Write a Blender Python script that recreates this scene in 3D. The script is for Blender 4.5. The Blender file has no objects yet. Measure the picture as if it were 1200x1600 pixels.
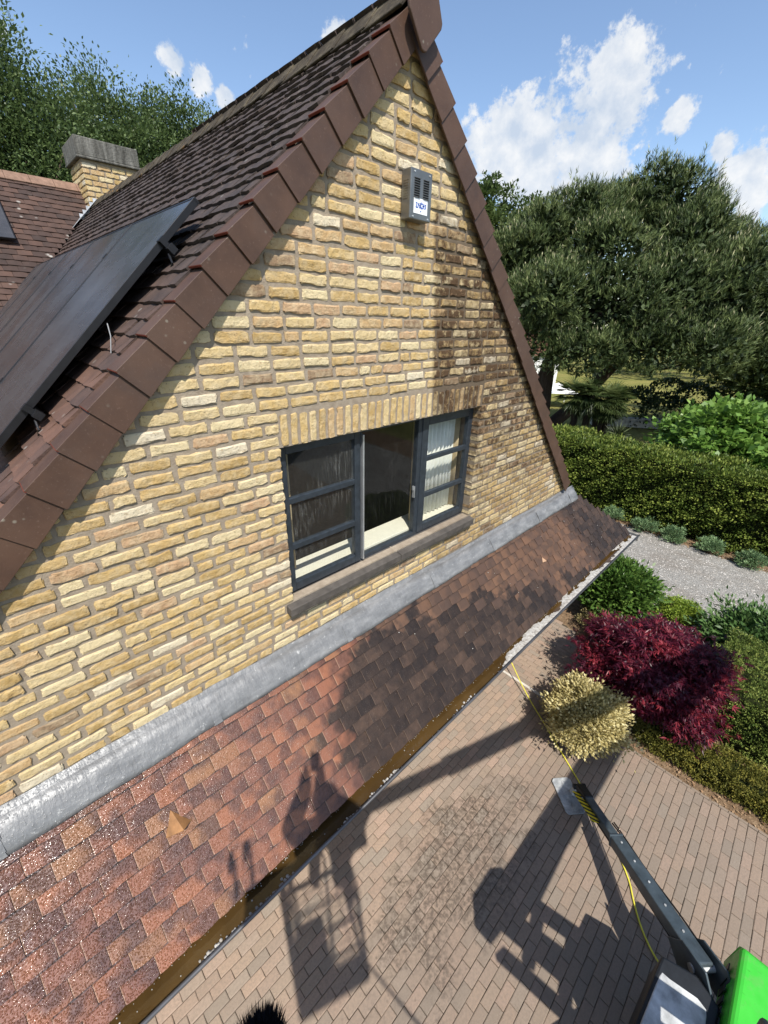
import bpy, math, random
import numpy as np
from mathutils import Vector, Matrix

random.seed(7)
RNG = np.random.default_rng(7)
scene = bpy.context.scene
COL = scene.collection
rad = math.radians

# ------------------------------------------------------------------ camera
CAM = np.array([0.0, -2.33, 6.1])
AX = np.array([[0.7186112, -0.6950565, 0.0222351],      # image right
               [-0.2828467, -0.3213428, -0.9037348],    # image down
               [0.6352918, 0.6431448, -0.4275150]])     # viewing direction
cam_data = bpy.data.cameras.new("camera")
cam = bpy.data.objects.new("camera", cam_data)
COL.objects.link(cam)
cam.matrix_world = Matrix(((AX[0][0], -AX[1][0], -AX[2][0], CAM[0]),
                           (AX[0][1], -AX[1][1], -AX[2][1], CAM[1]),
                           (AX[0][2], -AX[1][2], -AX[2][2], CAM[2]),
                           (0, 0, 0, 1)))
cam_data.sensor_fit = 'VERTICAL'
cam_data.sensor_height = 36.0
cam_data.sensor_width = 27.0
cam_data.lens = 641.4 / 1600 * 36.0
cam_data.clip_start = 0.05
cam_data.clip_end = 3000
scene.camera = cam

# ------------------------------------------------------------------ sky, sun, exposure
SUN = Vector((-0.29165, -0.47833, 0.82834)).normalized()
world = bpy.data.worlds.new("World")
scene.world = world
world.use_nodes = True


def build_world():
    nt = world.node_tree
    nt.nodes.clear()
    N, L = nt.nodes.new, nt.links.new
    out = N('ShaderNodeOutputWorld')
    bg = N('ShaderNodeBackground')
    sky = N('ShaderNodeTexSky')
    sky.sky_type = 'NISHITA'
    sky.sun_disc = False
    sky.sun_elevation = math.asin(SUN.z)
    sky.sun_rotation = math.atan2(SUN.x, SUN.y)
    sky.air_density = 1.0
    sky.dust_density = 0.6
    sky.ozone_density = 1.6
    tc = N('ShaderNodeTexCoord')
    nrm = N('ShaderNodeVectorMath'); nrm.operation = 'NORMALIZE'
    L(tc.outputs['Generated'], nrm.inputs[0])
    D = nrm.outputs[0]
    # cumulus heaps: direction + angular radius; the sky goes on the same way all round
    heaps = [(0.868, 0.415, 0.265, 0.115), (0.830, 0.490, 0.262, 0.095), (0.856, 0.375, 0.357, 0.050), (0.874, 0.372, 0.313, 0.078), (0.861, 0.422, 0.284, 0.078),
             (0.798, 0.517, 0.310, 0.052), (0.804, 0.528, 0.275, 0.076), (0.848, 0.471, 0.242, 0.085),
             (0.885, 0.396, 0.245, 0.090), (0.910, 0.291, 0.295, 0.026), (0.941, 0.227, 0.252, 0.024),
             (0.961, 0.186, 0.204, 0.055), (0.570, 0.717, 0.401, 0.030), (0.365, 0.862, 0.352, 0.027),
             (0.400, 0.850, 0.342, 0.025), (0.437, 0.839, 0.324, 0.016), (0.164, 0.926, 0.341, 0.016)]
    rr = random.Random(3)
    for k in range(16):
        az = rr.uniform(0.9, 5.2) + math.pi * 0.5
        if k % 2:
            el = rr.uniform(.15, .5)
        else:
            el = rr.uniform(.1, .3)
        heaps.append((math.cos(az) * math.cos(el), math.sin(az) * math.cos(el), math.sin(el), rr.uniform(.03, .1)))
    acc = None
    for (x, y, z, r) in heaps:
        v = Vector((x, y, z)).normalized()
        d = N('ShaderNodeVectorMath'); d.operation = 'DISTANCE'
        L(D, d.inputs[0]); d.inputs[1].default_value = v
        m = N('ShaderNodeMapRange')
        m.inputs['From Min'].default_value = r * 1.45
        m.inputs['From Max'].default_value = 0.0
        m.inputs['To Min'].default_value = 0.0
        m.inputs['To Max'].default_value = 1.0
        L(d.outputs['Value'], m.inputs['Value'])
        if acc is None:
            acc = m.outputs[0]
        else:
            mx = N('ShaderNodeMath'); mx.operation = 'SMOOTH_MAX'; mx.inputs[2].default_value = 0.12
            L(acc, mx.inputs[0]); L(m.outputs[0], mx.inputs[1])
            acc = mx.outputs[0]

    def noise(scale, detail, rough, off=(0, 0, 0)):
        mp = N('ShaderNodeVectorMath'); mp.operation = 'ADD'
        L(D, mp.inputs[0]); mp.inputs[1].default_value = off
        n = N('ShaderNodeTexNoise')
        n.inputs['Scale'].default_value = scale
        n.inputs['Detail'].default_value = detail
        n.inputs['Roughness'].default_value = rough
        L(mp.outputs[0], n.inputs['Vector'])
        return n.outputs['Fac']

    def math_(op, a, b=None, clamp=False):
        m = N('ShaderNodeMath'); m.operation = op; m.use_clamp = clamp
        for i, s in enumerate((a, b)):
            if s is None:
                continue
            if isinstance(s, (int, float)):
                m.inputs[i].default_value = s
            else:
                L(s, m.inputs[i])
        return m.outputs[0]
    n1 = noise(13, 8, .6)
    n2 = noise(13, 8, .6, (-0.012, -0.016, 0.022))       # the same puffs a little towards the sun
    n3 = noise(46, 6, .65)
    acc = math_('ADD', acc, math_('MULTIPLY', math_('SUBTRACT', n3, .5), 1.1))
    dens = math_('ADD', acc, math_('MULTIPLY', math_('SUBTRACT', n1, .5), 1.6))
    dens2 = math_('ADD', acc, math_('MULTIPLY', math_('SUBTRACT', n2, .5), 1.6))
    a = N('ShaderNodeMapRange'); a.interpolation_type = 'SMOOTHSTEP'
    a.inputs['From Min'].default_value = .36; a.inputs['From Max'].default_value = .64
    L(dens, a.inputs['Value'])
    sh = N('ShaderNodeMapRange')
    sh.inputs['From Min'].default_value = -.25; sh.inputs['From Max'].default_value = .25
    L(math_('SUBTRACT', dens, dens2), sh.inputs['Value'])
    cr = N('ShaderNodeMix'); cr.data_type = 'RGBA'
    cr.inputs[6].default_value = (3.0, 3.45, 4.1, 1)
    cr.inputs[7].default_value = (4.75, 4.8, 4.85, 1)
    L(sh.outputs[0], cr.inputs[0])
    mix = N('ShaderNodeMix'); mix.data_type = 'RGBA'
    L(math_('MULTIPLY', a.outputs[0], .94), mix.inputs[0])
    L(sky.outputs[0], mix.inputs[6]); L(cr.outputs[2], mix.inputs[7])
    L(mix.outputs[2], bg.inputs['Color'])
    bg.inputs['Strength'].default_value = 0.145
    L(bg.outputs[0], out.inputs['Surface'])


build_world()
sun_data = bpy.data.lights.new("sun", 'SUN')
sun_data.energy = 4.8
sun_data.angle = rad(0.55)
sun_data.color = (1.0, 0.955, 0.88)
sun = bpy.data.objects.new("sun", sun_data)
COL.objects.link(sun)
sun.rotation_euler = (-SUN).to_track_quat('-Z', 'Y').to_euler()
sun.location = SUN * 60

vs = scene.view_settings
vs.view_transform = 'Standard'
vs.look = 'None'
vs.exposure = 0.48
vs.gamma = 1.0
vs.use_curve_mapping = False
scene.cycles.use_denoising = True
scene.cycles.max_bounces = 5
scene.cycles.diffuse_bounces = 2
scene.cycles.glossy_bounces = 3
scene.cycles.transparent_max_bounces = 8
scene.cycles.sample_clamp_indirect = 6


# ------------------------------------------------------------------ node helper
class G:
    def __init__(s, name):
        s.mat = bpy.data.materials.new(name)
        s.mat.use_nodes = True
        s.nt = s.mat.node_tree
        s.nt.nodes.clear()
        s.o = s.nt.nodes.new('ShaderNodeOutputMaterial')
        s._pos = None

    def n(s, t, **kw):
        x = s.nt.nodes.new('ShaderNode' + t)
        for k, v in kw.items():
            setattr(x, k, v)
        return x

    def put(s, sock, v):
        if isinstance(v, bpy.types.NodeSocket):
            s.nt.links.new(v, sock)
        elif v is not None:
            if sock.type == 'RGBA' and len(v) == 3:
                v = (*v, 1)
            sock.default_value = v

    def pos(s):
        if s._pos is None:
            s._pos = s.n('NewGeometry').outputs['Position']
        return s._pos

    def obj(s):
        return s.n('TexCoord').outputs['Object']

    def xyz(s, v):
        x = s.n('SeparateXYZ'); s.put(x.inputs[0], v)
        return x.outputs[0], x.outputs[1], x.outputs[2]

    def math(s, op, a, b=None, c=None, clamp=False):
        m = s.n('Math', operation=op, use_clamp=clamp)
        for i, q in enumerate((a, b, c)):
            s.put(m.inputs[i], q)
        return m.outputs[0]

    def vmath(s, op, a, b=None):
        m = s.n('VectorMath', operation=op)
        s.put(m.inputs[0], a); s.put(m.inputs[1], b)
        return m.outputs[0]

    def vscale(s, a, k):
        m = s.n('VectorMath', operation='SCALE')
        s.put(m.inputs[0], a); s.put(m.inputs['Scale'], k)
        return m.outputs[0]

    def comb(s, x, y, z):
        c = s.n('CombineXYZ')
        for i, q in enumerate((x, y, z)):
            s.put(c.inputs[i], q)
        return c.outputs[0]

    def noise(s, scale, detail=4, rough=.55, vec=None, dist=0):
        x = s.n('TexNoise')
        x.inputs['Scale'].default_value = scale
        x.inputs['Detail'].default_value = detail
        x.inputs['Roughness'].default_value = rough
        x.inputs['Distortion'].default_value = dist
        s.put(x.inputs['Vector'], vec if vec is not None else s.pos())
        return x.outputs['Fac']

    def voro(s, scale, vec=None, feature='F1', out='Distance'):
        x = s.n('TexVoronoi', feature=feature)
        x.inputs['Scale'].default_value = scale
        s.put(x.inputs['Vector'], vec if vec is not None else s.pos())
        return x.outputs[out]

    def ramp(s, fac, stops, const=False):
        r = s.n('ValToRGB')
        cr = r.color_ramp
        if const:
            cr.interpolation = 'CONSTANT'
        while len(cr.elements) < len(stops):
            cr.elements.new(0.5)
        for e, (p, c) in zip(cr.elements, stops):
            e.position = p
            e.color = (*c, 1) if len(c) == 3 else c
        s.put(r.inputs[0], fac)
        return r.outputs[0]

    def rng(s, v, a, b, c=0.0, d=1.0, smooth=False):
        m = s.n('MapRange')
        if smooth:
            m.interpolation_type = 'SMOOTHSTEP'
        s.put(m.inputs['Value'], v)
        for k, q in (('From Min', a), ('From Max', b), ('To Min', c), ('To Max', d)):
            s.put(m.inputs[k], q)
        return m.outputs[0]

    def mix(s, fac, a, b, blend='MIX'):
        m = s.n('Mix', data_type='RGBA', blend_type=blend)
        s.put(m.inputs[0], fac); s.put(m.inputs[6], a); s.put(m.inputs[7], b)
        return m.outputs[2]

    def fmix(s, fac, a, b):
        m = s.n('Mix', data_type='FLOAT')
        s.put(m.inputs[0], fac); s.put(m.inputs[2], a); s.put(m.inputs[3], b)
        return m.outputs[0]

    def rnd(s, joined):
        if joined:
            a = s.n('Attribute', attribute_name='rnd')
            return a.outputs['Fac']
        return s.n('ObjectInfo').outputs['Random']

    def bump(s, h, strength=.5, dist=.01, normal=None):
        b = s.n('Bump')
        b.inputs['Strength'].default_value = strength
        b.inputs['Distance'].default_value = dist
        s.put(b.inputs['Height'], h)
        if normal is not None:
            s.put(b.inputs['Normal'], normal)
        return b.outputs[0]

    def pbr(s, color, rough=.6, spec=.4, metal=0.0, normal=None, coat=None, coat_rough=.1):
        p = s.n('BsdfPrincipled')
        s.put(p.inputs['Base Color'], color)
        s.put(p.inputs['Roughness'], rough)
        s.put(p.inputs['Specular IOR Level'], spec)
        s.put(p.inputs['Metallic'], metal)
        if normal is not None:
            s.put(p.inputs['Normal'], normal)
        if coat is not None:
            s.put(p.inputs['Coat Weight'], coat)
            s.put(p.inputs['Coat Roughness'], coat_rough)
            if normal is not None:
                s.put(p.inputs['Coat Normal'], normal)
        return p.outputs[0]

    def out(s, sh):
        s.nt.links.new(sh, s.o.inputs['Surface'])
        return s.mat


MATS = {}


def mat(fn):
    """one material per builder and argument set"""
    def get(*a):
        k = (fn.__name__,) + a
        if k not in MATS:
            MATS[k] = fn(*a)
        return MATS[k]
    return get


@mat
def m_brick(joined):
    g = G('yellow_brick' + ('_field' if joined else ''))
    r = g.rnd(joined)
    x, y, z = g.xyz(g.pos())
    base = g.ramp(r, [(0, (.47, .32, .135)), (.13, (.55, .42, .22)), (.27, (.41, .275, .11)), (.40, (.60, .49, .29)),
                      (.52, (.50, .35, .15)), (.64, (.46, .305, .15)), (.74, (.56, .42, .21)), (.85, (.61, .53, .39)),
                      (.92, (.45, .29, .165)), (.965, (.25, .165, .10))], True)
    v = g.vmath('ADD', g.pos(), g.comb(g.math('MULTIPLY', r, 37.0), 0.0, g.math('MULTIPLY', r, 91.0)))
    n1 = g.noise(16, 5, .6, v)
    c = g.mix(g.rng(n1, .40, .74, 0, .6), base, (.62, .51, .33))
    n2 = g.noise(34, 4, .65, v)
    c = g.mix(g.rng(n2, .56, .72, 0, .6), c, (.28, .17, .075))
    pit = g.rng(g.noise(95, 2, .5, v), .64, .72)
    c = g.mix(g.math('MULTIPLY', pit, .55), c, (.17, .11, .06))
    # unwashed part of the gable: a straight-edged field of grey-brown algae under the siren
    edge = g.rng(g.math('ADD', x, g.math('MULTIPLY', z, .10)), 3.385, 3.445, smooth=True)
    top = g.rng(g.math('ADD', z, g.math('MULTIPLY', g.noise(3, 3), .5)), 7.12, 6.92)
    fade = g.rng(z, 4.0, 5.5, .45, 1.0)
    left = g.rng(x, 2.7, 4.8, 1.0, .85)
    blot = g.rng(g.noise(13, 5, .66), .36, .60)
    blot2 = g.rng(g.noise(2.4, 3), .32, .58, .55, 1)
    st = g.math('MULTIPLY', g.math('MULTIPLY', edge, top), g.math('MULTIPLY', fade, left))
    st = g.math('MULTIPLY', st, g.math('MULTIPLY', g.math('MULTIPLY_ADD', blot, .75, .25), blot2))
    st = g.math('MULTIPLY', st, g.math('MULTIPLY_ADD', g.math('FRACT', g.math('MULTIPLY', r, 7.13)), .95, .45))
    c = g.mix(g.math('MULTIPLY', st, 1.5, clamp=True), c, (.085, .050, .026))
    h = g.math('ADD', g.noise(70, 6, .72, v), g.math('MULTIPLY', g.noise(24, 3, .5, v), 1.0))
    nb = g.bump(h, .7, .012)
    return g.out(g.pbr(c, .88, .2, normal=nb))


@mat
def m_mortar():
    g = G('mortar')
    x, y, z = g.xyz(g.pos())
    c = g.ramp(g.noise(20, 5), [(.3, (.235, .19, .142)), (.7, (.335, .28, .215))])
    edge = g.rng(g.math('ADD', x, g.math('MULTIPLY', z, .10)), 3.385, 3.445, smooth=True)
    st = g.math('MULTIPLY', edge, g.math('MULTIPLY', g.rng(z, 4.0, 5.6, .2, .8), g.rng(z, 6.9, 6.6)))
    c = g.mix(st, c, (.075, .052, .033))
    return g.out(g.pbr(c, .95, .1, normal=g.bump(g.noise(120, 4), .6, .006)))


@mat
def m_skirt(joined):
    g = G('plain_tile_clay' + ('_field' if joined else ''))
    r = g.rnd(joined)
    x, y, z = g.xyz(g.pos())
    off = g.comb(g.math('MULTIPLY', r, 53.0), g.math('MULTIPLY', r, 17.0), 0.0)
    v = g.vmath('ADD', g.pos(), off)
    sm = g.noise(6.5, 2, .5, v)
    if not joined:                       # flamed firing: the right side of a tile is darker
        ox, oy, oz = g.xyz(g.obj())
        sm = g.math('ADD', sm, g.math('MULTIPLY', ox, 1.3))
    smoke = g.rng(sm, .38, .64, smooth=True)
    warm = g.ramp(r, [(0, (.205, .080, .043)), (.25, (.155, .066, .043)), (.5, (.25, .099, .050)), (.75, (.178, .073, .045)),
                      (1, (.235, .114, .055))])
    dark = g.ramp(g.noise(30, 3, .6, v), [(.3, (.042, .022, .020)), (.7, (.095, .050, .040))])
    clean = g.mix(g.math('MULTIPLY', smoke, .76), warm, dark)
    if not joined:                       # shadow line below the course above, painted into the tile colour
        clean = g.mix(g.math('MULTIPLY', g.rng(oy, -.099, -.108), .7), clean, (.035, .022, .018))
        clean = g.mix(g.math('MULTIPLY', g.rng(ox, -.080, -.084), .35), clean, (.42, .27, .18))  # pale left rim painted in for the sunlit tile edge
    # brown, half clean upper part on the right
    brown = g.mix(g.math('MULTIPLY', smoke, .6), g.ramp(r, [(0, (.092, .050, .031)), (.5, (.125, .067, .040)), (1, (.072, .042, .030))]), (.045, .030, .024))
    grime = g.ramp(g.math('ADD', g.math('MULTIPLY', g.noise(9, 5, .65, v), .7), g.math('MULTIPLY', r, .32)), [(.3, (.016, .011, .010)), (.55, (.034, .022, .017)), (.75, (.066, .040, .028))])
    spots = g.rng(g.noise(130, 2, .5), .68, .74)
    grime = g.mix(g.math('MULTIPLY', spots, .5), grime, (.20, .17, .14))
    wob = g.math('MULTIPLY', g.math('SUBTRACT', g.noise(4, 3, .6, g.vmath('ADD', g.pos(), g.vscale(off, .02))), .5), .55)
    wob = g.math('ADD', wob, g.math('MULTIPLY', g.math('SUBTRACT', r, .5), .22))
    k1 = g.math('ADD', x, g.math('MULTIPLY', g.rng(z, 3.1, 3.45, 0, 1), -.55))
    right = g.rng(g.math('ADD', k1, wob), 1.22, 1.36)
    zb = g.math('ADD', g.math('MULTIPLY', x, .19), z)          # cleaned strip under the lead, widening to the right
    upper = g.rng(g.math('ADD', zb, wob), 3.80, 3.86)
    st = g.math('ABSOLUTE', g.math('SUBTRACT', x, g.math('MULTIPLY_ADD', g.math('SUBTRACT', 3.1, z), .35, 5.03)))
    upper = g.math('MAXIMUM', upper, g.math('MULTIPLY', g.rng(g.math('ADD', st, wob), .17, .10), .9))
    upper = g.math('MULTIPLY', upper, g.rng(g.math('ADD', g.math('ADD', x, g.math('MULTIPLY', z, .55)), wob), 7.95, 7.7))
    patch = g.rng(g.math('ADD', g.math('ABSOLUTE', g.math('SUBTRACT', x, 4.62)), g.math('ADD', wob, g.rng(z, 2.9, 3.2, 0, .5))), .3, .22)
    upper = g.math('MULTIPLY', upper, g.math('SUBTRACT', 1.0, patch))
    rightc = g.mix(upper, grime, brown)
    c = g.mix(right, clean, rightc)
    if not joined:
        c = g.mix(g.math('MULTIPLY', g.rng(oy, -.100, -.109), .6), c, (.016, .011, .010))  # painted course shadow again, over clean and grimy tiles alike
        c = g.mix(g.math('MULTIPLY', g.rng(ox, -.081, -.085), .22), c, (.30, .21, .15))  # sunlit left edge painted pale here too
    drops = g.rng(g.voro(125, g.vmath('ADD', g.pos(), g.vscale(off, .1))), .5, .10)
    wet = g.rng(x, 1.5, -.3, .10, 1.0)
    h = g.math('ADD', g.math('MULTIPLY', drops, g.math('MULTIPLY', wet, .9)), g.math('MULTIPLY', g.noise(80, 3), .55))
    rough = g.fmix(wet, .68, g.rng(g.noise(12, 3), .3, .7, .24, .42))
    nb = g.bump(h, 1.0, .0055)
    return g.out(g.pbr(c, rough, g.fmix(wet, .2, .5), normal=nb, coat=wet, coat_rough=.13))


@mat
def m_roof(joined):
    g = G('weathered_roof_tile' + ('_field' if joined else ''))
    r = g.rnd(joined)
    x, y, z = g.xyz(g.pos())
    v = g.vmath('ADD', g.pos(), g.comb(g.math('MULTIPLY', r, 53.0), g.math('MULTIPLY', r, 17.0), 0.0))
    n = g.noise(8, 4, .6, v)
    old = g.ramp(n, [(.3, (.032, .024, .021)), (.6, (.062, .044, .037)), (.8, (.085, .058, .047))])
    low = g.ramp(g.math('ADD', g.math('MULTIPLY', n, .6), g.math('MULTIPLY', r, .5)),
                 [(.2, (.055, .035, .03)), (.5, (.105, .058, .043)), (.8, (.17, .085, .055))])
    wing = g.rng(y, 6.4, 6.9)
    lowf = g.math('MAXIMUM', g.rng(g.math('ADD', x, g.math('MULTIPLY', y, -.15)), 1.0, -.15), 0.0)
    c = g.mix(lowf, old, low)
    lich = g.math('MULTIPLY', g.rng(g.noise(26, 4, .7), .60, .70), g.rng(z, 6.2, 7.7, .12, 1.0))
    c = g.mix(g.math('MULTIPLY', lich, .7), c, (.24, .215, .17))
    dots = g.math('MULTIPLY', g.rng(g.voro(9), .16, .09), g.rng(g.noise(2.2, 2), .45, .6))
    c = g.mix(g.math('MULTIPLY', dots, .5), c, (.34, .33, .30))
    nb = g.bump(g.noise(70, 4, .6), .5, .008)
    return g.out(g.pbr(c, .72, .35, normal=nb))


@mat
def m_wing(joined):
    g = G('brown_wing_tile' + ('_field' if joined else ''))
    r = g.rnd(joined)
    v = g.vmath('ADD', g.pos(), g.comb(g.math('MULTIPLY', r, 53.0), g.math('MULTIPLY', r, 17.0), 0.0))
    c = g.ramp(g.math('ADD', g.math('MULTIPLY', g.noise(5, 4, .6, v), .6), g.math('MULTIPLY', r, .4)),
               [(.25, (.038, .025, .021)), (.5, (.062, .037, .029)), (.75, (.092, .052, .038))])
    dots = g.math('MULTIPLY', g.rng(g.voro(6), .2, .1), g.rng(g.noise(1.6, 2), .5, .6))
    c = g.mix(g.math('MULTIPLY', dots, .7), c, (.42, .40, .36))
    return g.out(g.pbr(c, .78, .3, normal=g.bump(g.noise(60, 3), .4, .008)))


@mat
def m_verge():
    g = G('chocolate_verge_tile')
    r = g.n('ObjectInfo').outputs['Random']
    c = g.ramp(g.noise(7, 4), [(.3, (.054, .028, .018)), (.7, (.084, .044, .027))])
    c = g.mix(g.math('MULTIPLY', r, .35), c, (.062, .036, .028))
    c = g.mix(g.math('MULTIPLY', g.rng(g.noise(2.1, 5, .7), .45, .7), .4), c, (.115, .070, .050))
    li = g.math('MULTIPLY', g.rng(g.voro(17), .16, .07), g.rng(g.noise(3, 2), .5, .62))
    c = g.mix(g.math('MULTIPLY', li, .55), c, (.26, .24, .19))
    fl = g.rng(g.noise(85, 3), .62, .75)
    c = g.mix(g.math('MULTIPLY', fl, .25), c, (.24, .17, .13))
    c = g.mix(g.math('MULTIPLY', g.rng(g.noise(3.2, 5, .7), .55, .75), .35), c, (.06, .045, .04))
    return g.out(g.pbr(c, .58, .4, normal=g.bump(g.noise(240, 3), .3, .003)))


@mat
def m_plain(name, col, rough=.6, spec=.4, metal=0.0, var=.15, scale=12.0, bump=.15):
    g = G(name)
    n = g.noise(scale, 5, .6)
    lo = tuple(max(0, q * (1 - var)) for q in col)
    hi = tuple(min(1, q * (1 + var)) for q in col)
    c = g.ramp(n, [(.3, lo), (.7, hi)])
    nb = g.bump(g.noise(scale * 9, 3), bump, .004)
    return g.out(g.pbr(c, rough, spec, metal, nb))


@mat
def m_lead():
    g = G('sheet_lead')
    x, y, z = g.xyz(g.pos())
    n = g.noise(5, 6, .65, g.vmath('MULTIPLY', g.pos(), (1, 2.5, 2.5)))
    c = g.ramp(n, [(.25, (.095, .098, .102)), (.5, (.155, .158, .162)), (.75, (.25, .25, .25))])
    c = g.mix(g.rng(g.noise(28, 4, .7), .62, .70, 0, .7), c, (.42, .42, .41))
    c = g.mix(g.rng(g.noise(7, 4, .7), .60, .72, 0, .6), c, (.09, .09, .09))
    wet = g.rng(x, 1.2, -.2)
    h = g.math('ADD', g.noise(9, 5, .6, g.vmath('MULTIPLY', g.pos(), (2.2, .7, .7))), g.math('MULTIPLY', g.rng(g.noise(70, 3), .55, .72), g.math('MULTIPLY', wet, .22)))
    return g.out(g.pbr(c, g.fmix(wet, .58, .42), .5, .15, g.bump(h, .5, .018)))


@mat
def m_paver(joined):
    g = G('clay_paver' + ('_field' if joined else ''))
    r = g.rnd(joined)
    x, y, z = g.xyz(g.pos())
    v = g.vmath('ADD', g.pos(), g.comb(g.math('MULTIPLY', r, 31.0), g.math('MULTIPLY', r, 71.0), 0.0))
    c = g.ramp(r, [(0, (.272, .210, .156)), (.2, (.335, .24, .174)), (.4, (.235, .19, .148)), (.6, (.32, .223, .163)),
                   (.8, (.27, .222, .174)), (1, (.37, .256, .19))])
    c = g.mix(g.rng(g.noise(40, 4, .65, v), .4, .65, 0, .55), c, (.19, .15, .115))
    gr = g.rng(g.noise(170, 3, .6), .60, .70)
    c = g.mix(g.math('MULTIPLY', gr, .6), c, (.085, .062, .045))
    lt = g.rng(g.noise(120, 2, .6, g.vmath('ADD', g.pos(), (3, 3, 3))), .66, .74)
    c = g.mix(g.math('MULTIPLY', lt, .5), c, (.45, .40, .34))
    # splash from the washing: dark wet grit in the middle of the drive
    d = g.math('SQRT', g.math('ADD', g.math('POWER', g.math('MULTIPLY', g.math('SUBTRACT', x, 2.7), .6), 2.0),
                              g.math('POWER', g.math('MULTIPLY', g.math('SUBTRACT', y, -1.15), 1.35), 2.0)))
    m = g.rng(g.math('ADD', d, g.math('MULTIPLY', g.math('SUBTRACT', g.noise(2.6, 6, .75), .5), 2.6)), .95, .55)
    sp = g.rng(g.noise(19, 6, .78), .45, .54)
    wet = g.math('MULTIPLY', m, sp)
    c = g.mix(g.math('MULTIPLY', wet, .8), c, (.06, .042, .030))
    splash = g.math('MULTIPLY', g.rng(g.voro(14), .20, .12), g.rng(g.math('ADD', d, g.math('MULTIPLY', g.noise(5, 3), .6)), 1.7, 1.1))
    c = g.mix(g.math('MULTIPLY', splash, .6), c, (.09, .062, .046))
    dirty = g.rng(g.math('ADD', y, g.math('MULTIPLY', g.noise(1.2, 3), .9)), .15, -1.0, 0, 1)
    c = g.mix(g.math('MULTIPLY', dirty, .62), c, g.mix(.72, c, (.14, .112, .088)))
    rough = g.fmix(wet, .8, .42)
    nb = g.bump(g.noise(90, 4, .65), .6, .006)
    return g.out(g.pbr(c, rough, .35, normal=nb))


@mat
def m_ground(kind):
    g = G(kind + '_ground')
    if kind == 'gravel':
        x, y, z = g.xyz(g.pos())
        v = g.voro(46, out='Color')
        bw = g.n('RGBToBW'); g.put(bw.inputs[0], v)
        c = g.mix(.55, g.ramp(g.noise(60, 3, .7), [(.3, (.20, .19, .17)), (.7, (.39, .375, .345))]), bw.outputs[0], 'SOFT_LIGHT')
        c = g.mix(g.rng(g.noise(1.6, 5, .65, g.vmath('MULTIPLY', g.pos(), (1.0, .35, 1))), .45, .68, 0, .55), c, (.20, .17, .14))
        c = g.mix(g.rng(g.noise(9, 4, .7, g.vmath('MULTIPLY', g.pos(), (1.4, .35, 1))), .56, .66, 0, .5), c, (.17, .15, .125))
        h = g.math('ADD', g.voro(46), g.noise(7, 4))
        return g.out(g.pbr(c, .92, .15, normal=g.bump(h, .9, .03)))
    if kind == 'soil':
        c = g.ramp(g.noise(14, 6, .7), [(.3, (.10, .066, .04)), (.55, (.20, .135, .082)), (.75, (.33, .235, .15))])
        return g.out(g.pbr(c, .95, .1, normal=g.bump(g.noise(30, 6, .7), 1.0, .03)))
    if kind == 'sand':
        c = g.ramp(g.noise(60, 4), [(.3, (.045, .036, .026)), (.7, (.10, .082, .056))])
        return g.out(g.pbr(c, .95, .1, normal=g.bump(g.noise(160, 3), .5, .006)))
    c = g.ramp(g.noise(.35, 5, .6), [(.3, (.12, .135, .035)), (.5, (.20, .19, .055)), (.7, (.29, .245, .085))])
    c = g.mix(g.rng(g.noise(22, 4, .7), .4, .7, 0, .6), c, (.07, .09, .025))
    return g.out(g.pbr(c, .95, .1, normal=g.bump(g.noise(40, 4), .8, .05)))


@mat
def m_leaf(name, c0, c1, c2, gloss=.45, trans=.3):
    g = G(name)
    r = g.rnd(True)
    c = g.ramp(r, [(0, c0), (.5, c1), (1, c2)])
    c = g.mix(g.rng(g.noise(2.2, 3), .35, .65, 0, .35), c, tuple(q * .55 for q in c1))
    p = g.pbr(c, gloss, .35)
    t = g.n('BsdfTranslucent')
    g.put(t.inputs[0], g.mix(.5, c, tuple(min(1, q * 1.6) for q in c1)))
    m = g.n('MixShader')
    m.inputs[0].default_value = trans
    g.nt.links.new(p, m.inputs[1]); g.nt.links.new(t.outputs[0], m.inputs[2])
    return g.out(m.outputs[0])


@mat
def m_bark(col):
    g = G('bark')
    v = g.vmath('MULTIPLY', g.pos(), (1, 1, .25))
    c = g.ramp(g.noise(14, 6, .7, v), [(.3, tuple(q * .45 for q in col)), (.7, col)])
    return g.out(g.pbr(c, .95, .1, normal=g.bump(g.noise(20, 5, .7, v), .9, .04)))


@mat
def m_glass(dirt):
    g = G('window_glass')
    tr = g.n('BsdfTransparent'); tr.inputs[0].default_value = (.955, .965, .96, 1)
    gl = g.n('BsdfGlossy'); gl.inputs['Roughness'].default_value = .02
    gl.inputs['Color'].default_value = (.9, .9, .9, 1)
    fr = g.n('Fresnel'); g.put(fr.inputs[0], g.fmix(g.n('NewGeometry').outputs['Backfacing'], 1.5, 1 / 1.5))
    m = g.n('MixShader')
    g.nt.links.new(g.math('MULTIPLY', fr.outputs[0], .5), m.inputs[0])
    g.nt.links.new(tr.outputs[0], m.inputs[1]); g.nt.links.new(gl.outputs[0], m.inputs[2])
    v = g.vmath('MULTIPLY', g.pos(), (60, 60, 6))
    st = g.math('MULTIPLY', g.rng(g.noise(1, 4, .7, v), .52, .72), g.rng(g.noise(3, 3), .35, .6))
    d = g.n('BsdfDiffuse'); d.inputs[0].default_value = (.45, .45, .42, 1)
    m2 = g.n('MixShader')
    g.nt.links.new(g.math('MULTIPLY_ADD', st, dirt, dirt * .12), m2.inputs[0])
    g.nt.links.new(m.outputs[0], m2.inputs[1]); g.nt.links.new(d.outputs[0], m2.inputs[2])
    return g.out(m2.outputs[0])


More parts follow.
